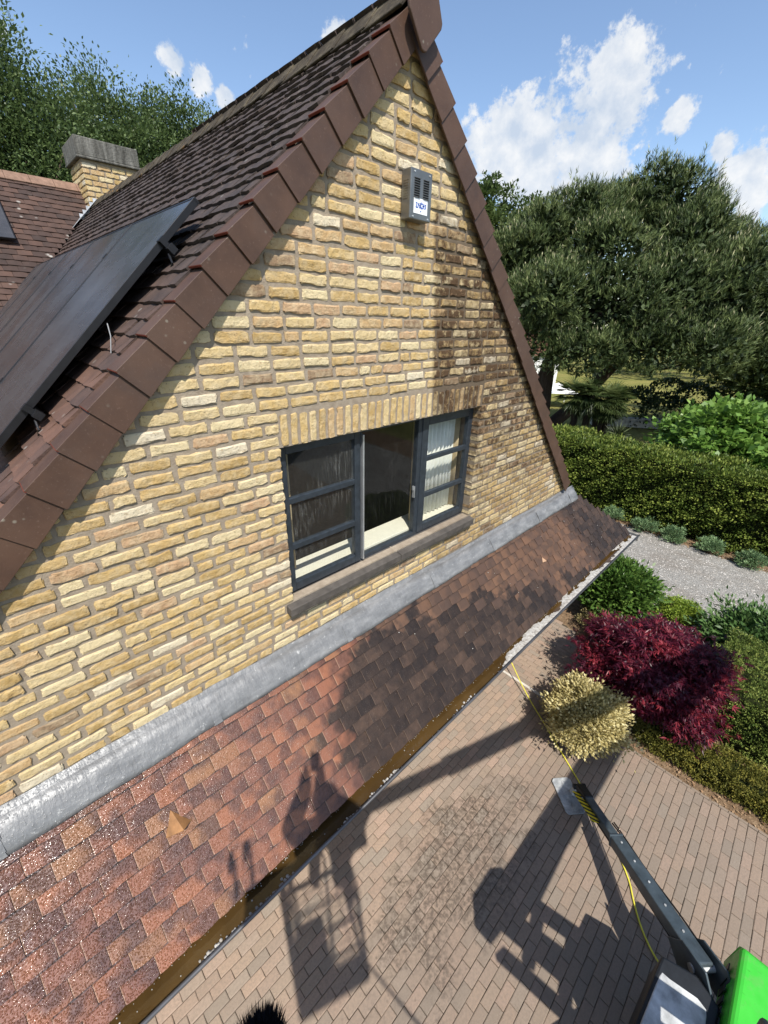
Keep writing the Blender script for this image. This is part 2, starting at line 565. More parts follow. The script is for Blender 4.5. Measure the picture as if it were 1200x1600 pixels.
# ------------------------------------------------------------------ mesh helpers
def new_obj(name, me, parent=None):
    o = bpy.data.objects.new(name, me)
    COL.objects.link(o)
    if parent is not None:
        o.parent = parent
        o.matrix_parent_inverse = Matrix.Translation(-BASE.get(parent.name, Vector((0, 0, 0))))
    return o


BASE = {}


def thing(name, label, cat, loc, group=None):
    o = bpy.data.objects.new(name, None)
    o.empty_display_size = .2
    COL.objects.link(o)
    o.location = loc
    BASE[o.name] = Vector(loc)
    o['label'] = label
    o['category'] = cat
    if group:
        o['group'] = group
    return o


def tag(o, label=None, cat=None, group=None, kind=None):
    if label: o['label'] = label
    if cat: o['category'] = cat
    if group: o['group'] = group
    if kind: o['kind'] = kind
    return o


def unit(v):
    v = np.asarray(v, float)
    return v / (np.linalg.norm(v) + 1e-12)


class MB:
    def __init__(s):
        s.v, s.f, s.m, s.n = [], [], [], 0

    def add(s, V, F, mi=0):
        V = np.asarray(V, float)
        s.v.append(V)
        for f in F:
            s.f.append(tuple(int(i) + s.n for i in f)); s.m.append(mi)
        s.n += len(V)
        return s

    def obox(s, c, ax, ay, az, mi=0):
        c, ax, ay, az = (np.asarray(q, float) for q in (c, ax, ay, az))
        V = [c + sx * ax + sy * ay + sz * az for sz in (-1, 1) for sy in (-1, 1) for sx in (-1, 1)]
        return s.add(V, [(0, 2, 3, 1), (4, 5, 7, 6), (0, 1, 5, 4), (2, 6, 7, 3), (0, 4, 6, 2), (1, 3, 7, 5)], mi)

    def box(s, x0, x1, y0, y1, z0, z1, mi=0):
        return s.obox(((x0 + x1) / 2, (y0 + y1) / 2, (z0 + z1) / 2), ((x1 - x0) / 2, 0, 0), (0, (y1 - y0) / 2, 0), (0, 0, (z1 - z0) / 2), mi)

    def bar(s, p, q, w, h, up=(0, 0, 1), mi=0):
        p, q = np.asarray(p, float), np.asarray(q, float)
        d = unit(q - p)
        side = np.cross(d, up)
        if np.linalg.norm(side) < 1e-4:
            side = np.cross(d, (1, 0, 0))
        side = unit(side); u = np.cross(side, d)
        return s.obox((p + q) / 2, (q - p) / 2, side * w / 2, u * h / 2, mi)

    def tube(s, pts, r, n=8, mi=0, cap=True):
        pts = np.asarray(pts, float)
        k = len(pts)
        rr = np.full(k, r) if np.isscalar(r) else np.asarray(r, float)
        ref = None
        V = []
        for i in range(k):
            d = unit(pts[min(i + 1, k - 1)] - pts[max(i - 1, 0)])
            if ref is None:
                ref = np.cross(d, (0, 0, 1) if abs(d[2]) < .9 else (1, 0, 0))
            a = unit(ref - d * np.dot(ref, d)); ref = a
            b = np.cross(d, a)
            for j in range(n):
                t = 2 * math.pi * j / n
                V.append(pts[i] + rr[i] * (a * math.cos(t) + b * math.sin(t)))
        F = []
        for i in range(k - 1):
            for j in range(n):
                F.append((i * n + j, i * n + (j + 1) % n, (i + 1) * n + (j + 1) % n, (i + 1) * n + j))
        if cap:
            F.append(tuple(range(n - 1, -1, -1))); F.append(tuple((k - 1) * n + j for j in range(n)))
        return s.add(V, F, mi)

    def prism(s, poly, d, mi=0):
        """poly: ring of 3-d points, extruded by vector d"""
        P = np.asarray(poly, float); n = len(P)
        V = np.vstack([P, P + np.asarray(d, float)])
        F = [tuple(range(n - 1, -1, -1)), tuple(range(n, 2 * n))]
        F += [(i, (i + 1) % n, n + (i + 1) % n, n + i) for i in range(n)]
        return s.add(V, F, mi)

    def build(s, name, mats, parent=None, smooth=False, bevel=0.0, seg=2):
        me = bpy.data.meshes.new(name)
        V = np.vstack(s.v)
        me.from_pydata(V.tolist(), [], s.f)
        mats = mats if isinstance(mats, (list, tuple)) else [mats]
        for m in mats:
            me.materials.append(m)
        if len(mats) > 1:
            me.polygons.foreach_set('material_index', s.m)
        if smooth:
            me.polygons.foreach_set('use_smooth', [True] * len(me.polygons))
        import bmesh
        bm = bmesh.new(); bm.from_mesh(me)
        bmesh.ops.recalc_face_normals(bm, faces=bm.faces)
        bm.to_mesh(me); bm.free()
        o = new_obj(name, me, parent)
        if bevel:
            b = o.modifiers.new('bevel', 'BEVEL'); b.width = bevel; b.segments = seg; b.limit_method = 'ANGLE'
            b.angle_limit = rad(30)
        return o


def fast_mesh(name, V, F, mats, rnd=None, smooth=False):
    """V (n,3); F (m,k) equal-sized polygons"""
    V = np.ascontiguousarray(V, np.float32); F = np.ascontiguousarray(F, np.int32)
    me = bpy.data.meshes.new(name)
    m, k = F.shape
    me.vertices.add(len(V)); me.vertices.foreach_set('co', V.ravel())
    me.loops.add(m * k); me.loops.foreach_set('vertex_index', F.ravel())
    me.polygons.add(m)
    me.polygons.foreach_set('loop_start', np.arange(0, m * k, k, dtype=np.int32))
    me.polygons.foreach_set('loop_total', np.full(m, k, np.int32))
    if smooth:
        me.polygons.foreach_set('use_smooth', np.ones(m, bool))
    for q in (mats if isinstance(mats, (list, tuple)) else [mats]):
        me.materials.append(q)
    if rnd is not None:
        a = me.attributes.new('rnd', 'FLOAT', 'POINT')
        a.data.foreach_set('value', np.ascontiguousarray(rnd, np.float32))
    me.update(calc_edges=True)
    me.validate()
    return me


def project(P):
    q = (np.atleast_2d(P) - CAM) @ AX.T
    z = np.where(q[:, 2] > .05, q[:, 2], np.nan)
    return 600 + 641.4 * q[:, 0] / z, 800 + 641.4 * q[:, 1] / z, q[:, 2]


def lay_pieces(name, mass_name, parent, variants, items, mat_one, mat_mass, limit=300, normal=None, hide=None):
    """items: list of (4x4 matrix, variant). The `limit` pieces that show largest become objects, the rest one mesh."""
    P = np.array([m[:3, 3] for m, _ in items])
    x, y, z = project(P)
    ok = (x > -25) & (x < 1225) & (y > -25) & (y < 1625)
    sc = np.where(ok, 1.0 / np.nan_to_num(z, nan=1e9) ** 2, -1.0)
    if hide is not None:
        sc = np.where(hide(P), -1.0, sc)
    order = np.argsort(-sc)
    pick = set(int(i) for i in order[:limit] if sc[i] > 0)
    meshes = []
    for V, F in variants:
        me = bpy.data.meshes.new(name)
        me.from_pydata(np.asarray(V).tolist(), [], [tuple(f) for f in F])
        me.materials.append(mat_one)
        meshes.append(me)
    AV, AF, AR, n = [], [], [], 0
    for i, (m, k) in enumerate(items):
        if i in pick:
            o = bpy.data.objects.new(name, meshes[k])
            COL.objects.link(o)
            o.parent = parent
            o.matrix_basis = Matrix(m.tolist())
        else:
            V = np.asarray(variants[k][0]) @ m[:3, :3].T + m[:3, 3]
            AV.append(V)
            AF += [tuple(int(q) + n for q in f) for f in variants[k][1]]
            AR.append(np.full(len(V), random.random()))
            n += len(V)
    if AV:
        me = bpy.data.meshes.new(mass_name)
        me.from_pydata(np.vstack(AV).tolist(), [], AF)
        me.materials.append(mat_mass)
        a = me.attributes.new('rnd', 'FLOAT', 'POINT')
        a.data.foreach_set('value', np.concatenate(AR).astype(np.float32))
        o = bpy.data.objects.new(mass_name, me)
        COL.objects.link(o)
        o.parent = parent
        o['kind'] = 'stuff'


def frame_matrix(o, ex, ey, ez):
    m = np.eye(4)
    m[:3, 0], m[:3, 1], m[:3, 2], m[:3, 3] = ex, ey, ez, o
    return m


def rot_about(v, axis, a):
    v, axis = np.asarray(v, float), unit(axis)
    return v * math.cos(a) + np.cross(axis, v) * math.sin(a) + axis * np.dot(axis, v) * (1 - math.cos(a))
# ------------------------------------------------------------------ the house
XR, ZR = 2.42, 7.746            # ridge line (x, z); both slopes 45 degrees
R2 = math.sqrt(.5)
house = thing('house', 'yellow brick house with steep brown tiled gable and lean-to tiled skirt roof', 'house', (2.42, 3.5, 0))
WX0, WX1, WZ0, WZ1 = 1.335, 3.64, 4.09, 5.315      # window opening
ZB = 3.66                                          # foot of the gable above the lead


def gable_lim(z, inset):
    """x range of the gable at height z, `inset` metres (perpendicular) inside the roof plane"""
    h = (ZR - z) - inset * math.sqrt(2)
    return XR - h, XR + h


def brick_variant(seed, L=.21, H=.0625, D=.10):
    r = np.random.default_rng(seed)
    nx, nz = 8, 4
    V, F = [], []
    ex = [0, .045, .2, .4, .6, .8, .955, 1]
    ez = [0, .2, .8, 1]
    for j in range(nz):
        for i in range(nx):
            x, z = (ex[i] - .5) * L, (ez[j] - .5) * H
            y = -.002 - r.uniform(0, .004)
            bi, bj = i in (0, nx - 1), j in (0, nz - 1)
            if bi:
                x -= math.copysign(r.uniform(0, .008), x); y += r.uniform(.002, .006)
            if bj:
                z -= math.copysign(abs(r.normal(0, .0052)), z); y += r.uniform(.001, .005)
            if bi and bj:
                x -= math.copysign(r.uniform(.004, .011), x); z -= math.copysign(r.uniform(.009, .018), z)
            if not bi:
                x += r.uniform(-.006, .006)
            V.append((x, y, z))
    for j in range(nz - 1):
        for i in range(nx - 1):
            a = j * nx + i
            F.append((a, a + 1, a + nx + 1, a + nx))
    ring = [i for i in range(nx)] + [j * nx + nx - 1 for j in range(1, nz)] + \
           [(nz - 1) * nx + i for i in range(nx - 2, -1, -1)] + [j * nx for j in range(nz - 2, 0, -1)]
    b = len(V)
    for i in ring:
        x, y, z = V[i]
        V.append((x, D, z))
    m = len(ring)
    for k in range(m):
        F.append((ring[(k + 1) % m], ring[k], b + k, b + (k + 1) % m))
    return np.array(V), F


def build_gable():
    # mortar body with the window opening
    t0, t1 = .003, .30
    mb = MB()
    wall_in = .02
    n = 24
    zs = [ZB - .1, WZ0 - .10, WZ1, 7.70]

    def slab(zlo, zhi, xl=None, xr=None):
        l0, r0 = gable_lim(zlo, wall_in); l1, r1 = gable_lim(zhi, wall_in)
        if xl is not None:
            l0 = l1 = xl
        if xr is not None:
            r0 = r1 = xr
        mb.prism([(l0, t0, zlo), (r0, t0, zlo), (r1, t0, zhi), (l1, t0, zhi)], (0, t1 - t0, 0))
    slab(ZB - .1, WZ0 - .005)
    slab(WZ0 - .005, WZ1 + .0, None, WX0 - .006)
    slab(WZ0 - .005, WZ1 + .0, WX1 + .006, None)
    slab(WZ1, 7.66)
    wall = mb.build('gable_wall', m_mortar(), house)
    variants = [brick_variant(i) for i in range(14)] + [brick_variant(50 + i, .10) for i in range(6)]
    items = []
    rr = random.Random(11)
    CH = .0777
    z = 3.70
    J = .0165

    def put(x0, x1, zc, var=None):
        L = x1 - x0
        if L < .03:
            return
        if L < .145:
            k = 14 + rr.randrange(6); sx = L / .10
        else:
            k = rr.randrange(14); sx = L / .21
        fx = -1 if rr.random() < .5 else 1
        a = rr.uniform(-.018, .018)
        ex = np.array([math.cos(a), 0, math.sin(a)]) * sx * fx
        ez = np.array([-math.sin(a), 0, math.cos(a)]) * rr.uniform(.95, 1.04) * (1 if rr.random() < .5 else 1)
        ey = np.array([0, 1.0, 0])
        items.append((frame_matrix(((x0 + x1) / 2, rr.uniform(-.005, .003), zc + rr.uniform(-.0035, .0035)), ex, ey, ez), k))
    c = 0
    while z < 7.62:
        zc = z + .0325
        xl, xr = gable_lim(z + .066, .045)
        spans = [(xl, xr)]
        if z + .05 > WZ0 - .09 and z + .02 < WZ1:
            lo = 1.255 if z < 4.06 else WX0
            hi = 3.695 if z < 4.06 else WX1
            spans = [(xl, lo), (hi, xr)]
        elif z + .03 >= WZ1 and z + .03 < WZ1 + .225:
            spans = [(xl, 1.335), (3.66, xr)]
        for (a, b) in spans:
            if b - a < .05:
                continue
            anchor_right = abs(b - WX0) < .1 or abs(b - 1.335) < .1 or abs(b - 1.255) < .01
            segs = []
            tot = b - a
            pos = 0
            first = True
            while pos < tot - .02:
                L = .207 + rr.uniform(-.012, .010)
                if rr.random() < .07:
                    L = .10 + rr.uniform(-.01, .014)
                if first:
                    L = (.207 if c % 2 else .096) if (len(spans) > 1) else (.09 + (0.0 if c % 2 else .111) - (xl % .111) * .9)
                    first = False
                if tot - pos - L < .075:
                    L = tot - pos
                    if L > .26:
                        L1 = L * rr.uniform(.42, .58)
                        segs.append((pos, pos + L1 - J)); segs.append((pos + L1, tot)); break
                    segs.append((pos, tot)); break
                segs.append((pos, pos + L)); pos += L + J
            for (p, q) in segs:
                if anchor_right:
                    put(b - q, b - p, zc)
                else:
                    put(a + p, a + q, zc)
        z += CH; c += 1
    # soldier course over the window
    x = WX0 + .01
    while x < 3.64:
        w = .062 + rr.uniform(-.004, .004)
        k = rr.randrange(14)
        a = rr.uniform(-.012, .012)
        ex = np.array([math.sin(a), 0, math.cos(a)]) * (.212 / .21)
        ez = np.array([math.cos(a), 0, -math.sin(a)]) * (w / .065)
        items.append((frame_matrix((x + w / 2, rr.uniform(-.004, .002), WZ1 + .108 + rr.uniform(-.004, .004)), ex, (0, 1, 0), ez), k))
        x += w + .015
    lay_pieces('brick', 'brickwork', wall, variants, items, m_brick(False), m_brick(True))
    return wall


build_gable()


# ------------------------------------------------------------------ window
def build_window():
    fr = m_plain('anthracite_window_frame', (.024, .031, .040), .42, .45, 0.0, .3, 22.0, .2)
    win = MB()
    Y0, Y1 = .085, .155
    X0, X1, Z0, Z1 = 1.31, 3.68, 4.075, 5.33

    def rect_frame(mb, x0, x1, z0, z1, w, y0, y1, wb=None):
        wb = wb or w
        mb.box(x0, x0 + w, y0, y1, z0, z1); mb.box(x1 - w, x1, y0, y1, z0, z1)
        mb.box(x0 + w, x1 - w, y0, y1, z0, z0 + wb); mb.box(x0 + w, x1 - w, y0, y1, z1 - w, z1)
    rect_frame(win, X0, X1, Z0, Z1, .06, Y0 + .012, Y1, .055)
    win.box(2.075, 2.135, Y0 + .010, Y1 - .002, Z0 + .055, Z1 - .06)
    win.box(2.815, 2.885, Y0 + .010, Y1 - .002, Z0 + .055, Z1 - .06)
    w = win.build('window', fr, house, bevel=.004)
    # left sash: three lights
    for (a, b, yy, dirt) in ((1.355, 2.09, Y0 - .012, .16), (2.865, 3.665, Y0, .05)):
        mb = MB()
        rect_frame(mb, a, b, Z0 + .035, Z1 - .035, .058 if a < 2 else .085, yy, yy + .05, .075)
        if a > 2:
            pass
        mb.build('sash', fr, w, bevel=.005)
        wi = .058 if a < 2 else .085
        z0, z1 = Z0 + .11, Z1 - .035 - wi
        bars = (4.50, 4.88)
        for zb in bars:
            q = MB(); q.box(a + wi - .004, b - wi + .004, yy + .004, yy + .044, zb - .024, zb + .024)
            q.build('glazing_bar', fr, w, bevel=.005)
        lim = [z0] + [v for zb in bars for v in (zb - .024, zb + .024)] + [z1]
        for i in range(0, 6, 2):
            q = MB(); q.box(a + wi - .004, b - wi + .004, yy + .022, yy + .028, lim[i] - .004, lim[i + 1] + .004)
            q.build('pane', m_glass(dirt), w)
    q = MB(); q.box(2.135, 2.815, .118, .124, Z0 + .055, Z1 - .06); q.build('pane', m_glass(.03), w)
    q = MB(); q.box(2.108, 2.124, .060, .094, Z0 + .04, Z1 - .07)
    q.build('closing_strip', m_plain('bare_aluminium', (.5, .52, .54), .35, .5, .7), w, bevel=.002)
    q = MB(); q.box(2.79, 2.80, .085, .112, 4.52, 4.64); q.box(2.775, 2.80, .09, .104, 4.60, 4.64)
    q.build('handle', m_plain('bare_aluminium', (.5, .52, .54), .35, .5, .7), w)
    # stone sill in two slabs
    st = m_plain('bluestone_sill', (.075, .066, .058), .75, .3, 0.0, .35, 9.0, .4)
    for (a, b) in ((1.27, 2.486), (2.492, 3.685)):
        mb = MB()
        mb.prism([(a, -.062, 3.992), (a, -.062, 4.062), (a, .10, 4.088), (a, .10, 4.00)], (b - a, 0, 0))
        mb.build('sill_slab', st, w, bevel=.006)
    # what one sees through the panes
    cream = m_plain('cream_window_board', (.72, .68, .55), .5, .3, 0.0, .04)
    q = MB(); q.box(1.33, 3.66, .158, .40, 4.10, 4.150); q.build('window_board', cream, w, bevel=.004)
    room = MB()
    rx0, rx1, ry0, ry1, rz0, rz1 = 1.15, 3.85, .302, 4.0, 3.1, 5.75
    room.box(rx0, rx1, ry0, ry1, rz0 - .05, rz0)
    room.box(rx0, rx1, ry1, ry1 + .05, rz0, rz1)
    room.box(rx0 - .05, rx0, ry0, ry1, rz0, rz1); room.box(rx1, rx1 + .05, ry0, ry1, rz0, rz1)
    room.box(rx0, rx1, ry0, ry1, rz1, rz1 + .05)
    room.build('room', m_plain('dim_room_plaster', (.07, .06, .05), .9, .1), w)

    def curtain(xa, xb, y, zlo, zhi, waves, amp, m):
        n = 90
        xs = np.linspace(xa, xb, n)
        ys = y + amp * np.sin(np.linspace(0, waves * 2 * math.pi, n)) + .3 * amp * np.sin(np.linspace(0, waves * 5.1, n))
        V = np.vstack([np.c_[xs, ys, np.full(n, zlo)], np.c_[xs, ys, np.full(n, zhi)]])
        mb = MB(); mb.add(V, [(i, i + 1, n + i + 1, n + i) for i in range(n - 1)])
        o = mb.build('curtain', m, w, smooth=True)
        sol = o.modifiers.new('thick', 'SOLIDIFY'); sol.thickness = .002
    net = m_plain('white_net_curtain', (.78, .78, .72), .9, .1, 0.0, .05)
    tan = m_plain('tan_lined_curtain', (.46, .36, .22), .9, .1, 0.0, .1)
    curtain(3.05, 3.60, .27, 4.16, 5.32, 9, .022, net)
    curtain(3.58, 3.80, .24, 4.16, 5.32, 4, .02, tan)
    curtain(2.93, 3.06, .25, 4.16, 5.32, 2, .02, tan)
    curtain(1.36, 1.56, .30, 4.16, 5.32, 3, .03, tan)


build_window()


# ------------------------------------------------------------------ verge tiles, ridge
def verge_mesh(side):
    """local: x down the slope, y world depth, z normal of the roof plane"""
    mb = MB()
    L, H, T = .240, .180, .014
    y0a, y0b = -.050, -.063
    # hanging cheek, its lower end set out over the next tile
    mb.prism([(0, y0a, -.024), (L, y0b, -.012), (L, y0b, -H), (0.008, y0a, -H + .003)], (0, T, 0), 0)
    # wing lying on the roof
    for (a, b, mi) in ((0, L - .003, 0), (L - .003, L, 1)):
        za, zb = -.024 + .024 * a / L, -.024 + .024 * b / L
        ya, yb = y0a + (y0b - y0a) * a / L, y0a + (y0b - y0a) * b / L
        V = [(a, ya, za - .013), (b, yb, zb - .013), (b, .085, zb - .013), (a, .085, za - .013),
             (a, ya, za), (b, yb, zb), (b, .085, zb), (a, .085, za)]
        mb.add(V, [(0, 3, 2, 1), (4, 5, 6, 7), (0, 1, 5, 4), (1, 2, 6, 5), (2, 3, 7, 6), (3, 0, 4, 7)], mi)
    o = mb.build('verge_tile', [m_verge(), m_plain('red_tile_edge', (.15, .036, .022), .8, .2)], None, bevel=.002, seg=1)
    me = o.data
    bpy.data.objects.remove(o)
    return me


def build_verges():
    for side in (-1, 1):
        me = verge_mesh(side)
        e = np.array([side * R2, 0, -R2]); nrm = np.array([side * R2, 0, R2]); ey = np.array([0, 1.0, 0])
        n = 25
        for k in range(n):
            s = .075 + k * .2185
            if side == -1:
                s = .075 + k * .2185 - .012
            o = bpy.data.objects.new('verge_tile', me)
            COL.objects.link(o)
            o.parent = house
            o.matrix_parent_inverse = Matrix.Translation(-BASE['house'])
            j = random.uniform(-.006, .006)
            ex2 = rot_about(e, ey, random.uniform(-.012, .012))
            nr2 = np.cross(ex2, ey) * (1 if np.dot(np.cross(ex2, ey), nrm) > 0 else -1)
            p = np.array([XR, random.uniform(-.003, .003), ZR]) + e * s + nrm * (.020 + random.uniform(-.003, .003))
            o.matrix_basis = Matrix(frame_matrix(p, ex2, ey, nr2).tolist())
            b = o.modifiers.new('bevel', 'BEVEL'); b.width = .0025; b.segments = 1; b.limit_method = 'ANGLE'


build_verges()


def build_ridge():
    lm = G('lichen_ridge_tile')
    c = lm.ramp(lm.noise(10, 6, .7), [(.3, (.030, .025, .020)), (.5, (.058, .047, .034)), (.7, (.125, .105, .072))])
    c = lm.mix(lm.rng(lm.noise(6, 3), .66, .72, 0, .8), c, (.34, .17, .045))
    rm = lm.out(lm.pbr(c, .9, .15, normal=lm.bump(lm.noise(60, 5, .7), .8, .012)))
    y = -.06
    k = 0
    while y < 7.15:
        mb = MB()
        L = .335
        w, t = .15, .018
        za, zb = ZR + .058, ZR + .044
        prof = lambda z: [(XR - w, z - w), (XR - .03, z - .012), (XR, z), (XR + .03, z - .012), (XR + w, z - w),
                          (XR + w - t, z - w - t * .4), (XR, z - t * 1.5), (XR - w + t, z - w - t * .4)]
        A = [(x, y, z) for x, z in prof(za)]; B = [(x, y + L, z) for x, z in prof(zb)]
        n = 8
        mb.add(A + B, [tuple(range(n - 1, -1, -1)), tuple(range(n, 2 * n))] + [(i, (i + 1) % n, n + (i + 1) % n, n + i) for i in range(n)])
        mb.build('ridge_tile', rm if k else [rm], house, bevel=.004, seg=1)
        y += .30; k += 1
    # end plate hanging at the apex
    mb = MB()
    P = [(2.425, 7.492), (2.445, 7.497), (2.565, 7.628), (2.572, 7.655), (2.485, 7.835), (2.36, 7.835), (2.288, 7.655), (2.292, 7.628), (2.405, 7.497)]
    mb.prism([(x, -.115, z) for x, z in P], (0, .02, 0))
    mb.build('ridge_end_plate', m_verge(), house, bevel=.006)


build_ridge()


# ------------------------------------------------------------------ main roof
def tile_variant(seed, w, l, t, nx=4, wob=.0025):
    """slab, local x across, y down the slope, z normal; origin at the middle of the lower edge (top face)"""
    r = np.random.default_rng(seed)
    V, F = [], []
    ys = [0, -l * .5, -l]
    for iy, y in enumerate(ys):
        for i in range(nx):
            x = (i / (nx - 1) - .5) * w
            z = r.uniform(-wob, wob) - .0015 * (2 * i / (nx - 1) - 1) ** 2 * 2
            yy = y + (r.uniform(-wob, wob) * 1.3 if iy == 0 else 0)
            if iy == 0 and i in (0, nx - 1):
                yy -= r.uniform(.001, .006)
            V.append((x, yy, z))
    for j in range(2):
        for i in range(nx - 1):
            a = j * nx + i
            F.append((a + nx, a, a + 1, a + nx + 1))
    b = len(V)
    for i in range(nx):
        x, y, z = V[i]; V.append((x, y - .0015, z - t))
    for i in range(nx - 1):
        F.append((i + 1, i, b + i, b + i + 1))
    # sides
    c = len(V)
    for i in (0, nx - 1):
        x, y, z = V[2 * nx + i]; V.append((x, y, z - t))
    F.append((0, 2 * nx, c, b)); F.append((3 * nx - 1, nx - 1, b + nx - 1, c + 1))
    return np.array(V), F


def tile_field(rows, gauge, pitch, tl, lift, origin, ex, es, en, xrange, seed, nvar, twist=(-.028, .028)):
    """rows from s0 downwards; xrange(row, s) -> (x0, x1) measured along ex from origin"""
    rr = random.Random(seed)
    items = []
    for i, s in rows:
        x0, x1 = xrange(i, s)
        off = (pitch / 2 if i % 2 else 0) + rr.uniform(-.012, .012)
        k0 = math.floor((x0 - off) / pitch)
        k1 = math.ceil((x1 - off) / pitch)
        for k in range(k0, k1 + 1):
            a, b = off + (k - .5) * pitch, off + (k + .5) * pitch
            a2, b2 = max(a, x0), min(b, x1)
            if b2 - a2 < .03:
                continue
            sx = (b2 - a2 - .003) / (pitch - .003)
            c = np.asarray(origin) + np.asarray(ex) * ((a2 + b2) / 2) + np.asarray(es) * (s + rr.uniform(-.002, .002)) + np.asarray(en) * (lift + rr.uniform(-.002, .003))
            tilt = math.atan2(lift * 1.0, tl) + rr.uniform(-.006, .010)
            axis = unit(ex)
            e2 = rot_about(es, axis, tilt); n2 = rot_about(en, axis, tilt)
            if np.dot(e2, en) < 0:
                e2 = rot_about(es, axis, -tilt); n2 = rot_about(en, axis, -tilt)
            roll = rr.uniform(-.012, .012)
            tw = rr.uniform(*twist)
            exx = rot_about(rot_about(ex, en, roll), e2, tw)
            items.append((frame_matrix(c, np.asarray(exx) * sx, e2, rot_about(n2, e2, tw)), rr.randrange(nvar)))
    return items


def valley_y(x):
    return x + 5.05           # where the wing roof cuts the left slope


def build_main_roof():
    base = m_plain('roof_underlay', (.03, .025, .022), .9, .1)
    mb = MB()
    for side in (-1, 1):
        n = np.array([side * R2, 0, R2]); e = np.array([side * R2, 0, -R2])
        o = np.array([XR, 0, ZR]) - n * .045
        L = 5.75
        y1 = 7.6
        mb.prism([o + (0, .04, 0), o + (0, y1, 0), o + e * L + (0, y1, 0), o + e * L + (0, .04, 0)], -n * .04)
    roof = mb.build('main_roof', base, house)
    G_, P_ = .109, .176
    ex, es, en = np.array([0, 1.0, 0]), np.array([-R2, 0, -R2]), np.array([-R2, 0, R2])
    rows = [(i, .10 + i * G_) for i in range(50)]

    def xr(i, s):
        x = XR - s * R2
        return (.088 if i % 2 == 0 else .088), min(7.4, valley_y(x))
    vs_ = [tile_variant(100 + i, P_ - .004, .175, .016, 4, .004) for i in range(8)]
    items = tile_field(rows, G_, P_, .175, .024, (XR, 0, ZR), ex, es, en, xr, 5, 8)
    # tiles nearer the camera line of sight; rows are drawn down the slope

    def hide(P):
        s = (XR - P[:, 0]) / R2
        return (s > 1.75) & (P[:, 1] > 1.0) & (s < 3.7)
    lay_pieces('roof_tile', 'roof_tiling', roof, vs_, items, m_roof(False), m_roof(True), hide=hide)
    # right slope, turned away: tiles as one field
    ex2, es2, en2 = np.array([0, 1.0, 0]), np.array([R2, 0, -R2]), np.array([R2, 0, R2])
    rows2 = [(i, .10 + i * G_) for i in range(50)]
    it2 = tile_field(rows2, G_, P_, .175, .019, (XR, 0, ZR), ex2, es2, en2, lambda i, s: (.088, 3.0), 6, 6)
    it2 = [(np.c_[-m[:, 0], m[:, 1:]], k) for m, k in it2]
    mb = MB()
    lay_pieces('roof_tile', 'far_slope_tiling', roof, vs_, it2, m_roof(False), m_roof(True), limit=0)


build_main_roof()


def build_wing():
    YW, ZW = 7.75, 8.03
    base = m_plain('roof_underlay', (.03, .025, .022), .9, .1)
    en = np.array([0, -R2, R2]); es = np.array([0, -R2, -R2])
    mb = MB()
    o = np.array([0, YW, ZW]) - en * .045
    A = o + (-4, 0, 0); B = o + (3.2, 0, 0)
    mb.prism([A, B, B + es * 1.0, o + (-1.8, 0, 0) + es * 5.6, A + es * 5.6], -en * .04)
    en2 = np.array([0, R2, R2]); o2 = np.array([0, YW, ZW]) - en2 * .045; es2 = np.array([0, R2, -R2])
    mb.prism([o2 + (-4, 0, 0), o2 + (3.2, 0, 0), o2 + (3.2, 0, 0) + es2 * 5, o2 + (-4, 0, 0) + es2 * 5], -en2 * .04)
    roof = mb.build('wing_roof', base, house)
    rows = [(i, .09 + i * .109) for i in range(50)]

    def xr(i, s):
        y = YW - s * R2
        z = ZW - s * R2
        return -3.9, min(3.0, z - (ZR - XR) + .02)       # up to the valley
    vs_ = [tile_variant(300 + i, .173, .175, .013, 3) for i in range(5)]
    items = tile_field(rows, .109, .176, .175, .019, (0, YW, ZW), np.array([1.0, 0, 0]), es, en, xr, 9, 5)
    lay_pieces('roof_tile', 'wing_tiling', roof, vs_, items, m_wing(False), m_wing(True))
    rm = m_plain('brown_ridge_tile', (.20, .125, .09), .85, .2, 0.0, .3)
    x = -3.2
    while x < 2.3:
        mb = MB()
        P = [(YW - .13, ZW - .13 + .05), (YW, ZW + .05), (YW + .13, ZW - .13 + .05), (YW + .11, ZW - .15 + .05), (YW, ZW + .02), (YW - .11, ZW - .15 + .05)]
        mb.prism([(x, y, z) for y, z in P], (.318, 0, 0))
        mb.build('ridge_tile', rm, roof, bevel=.004, seg=1)
        x += .322


build_wing()


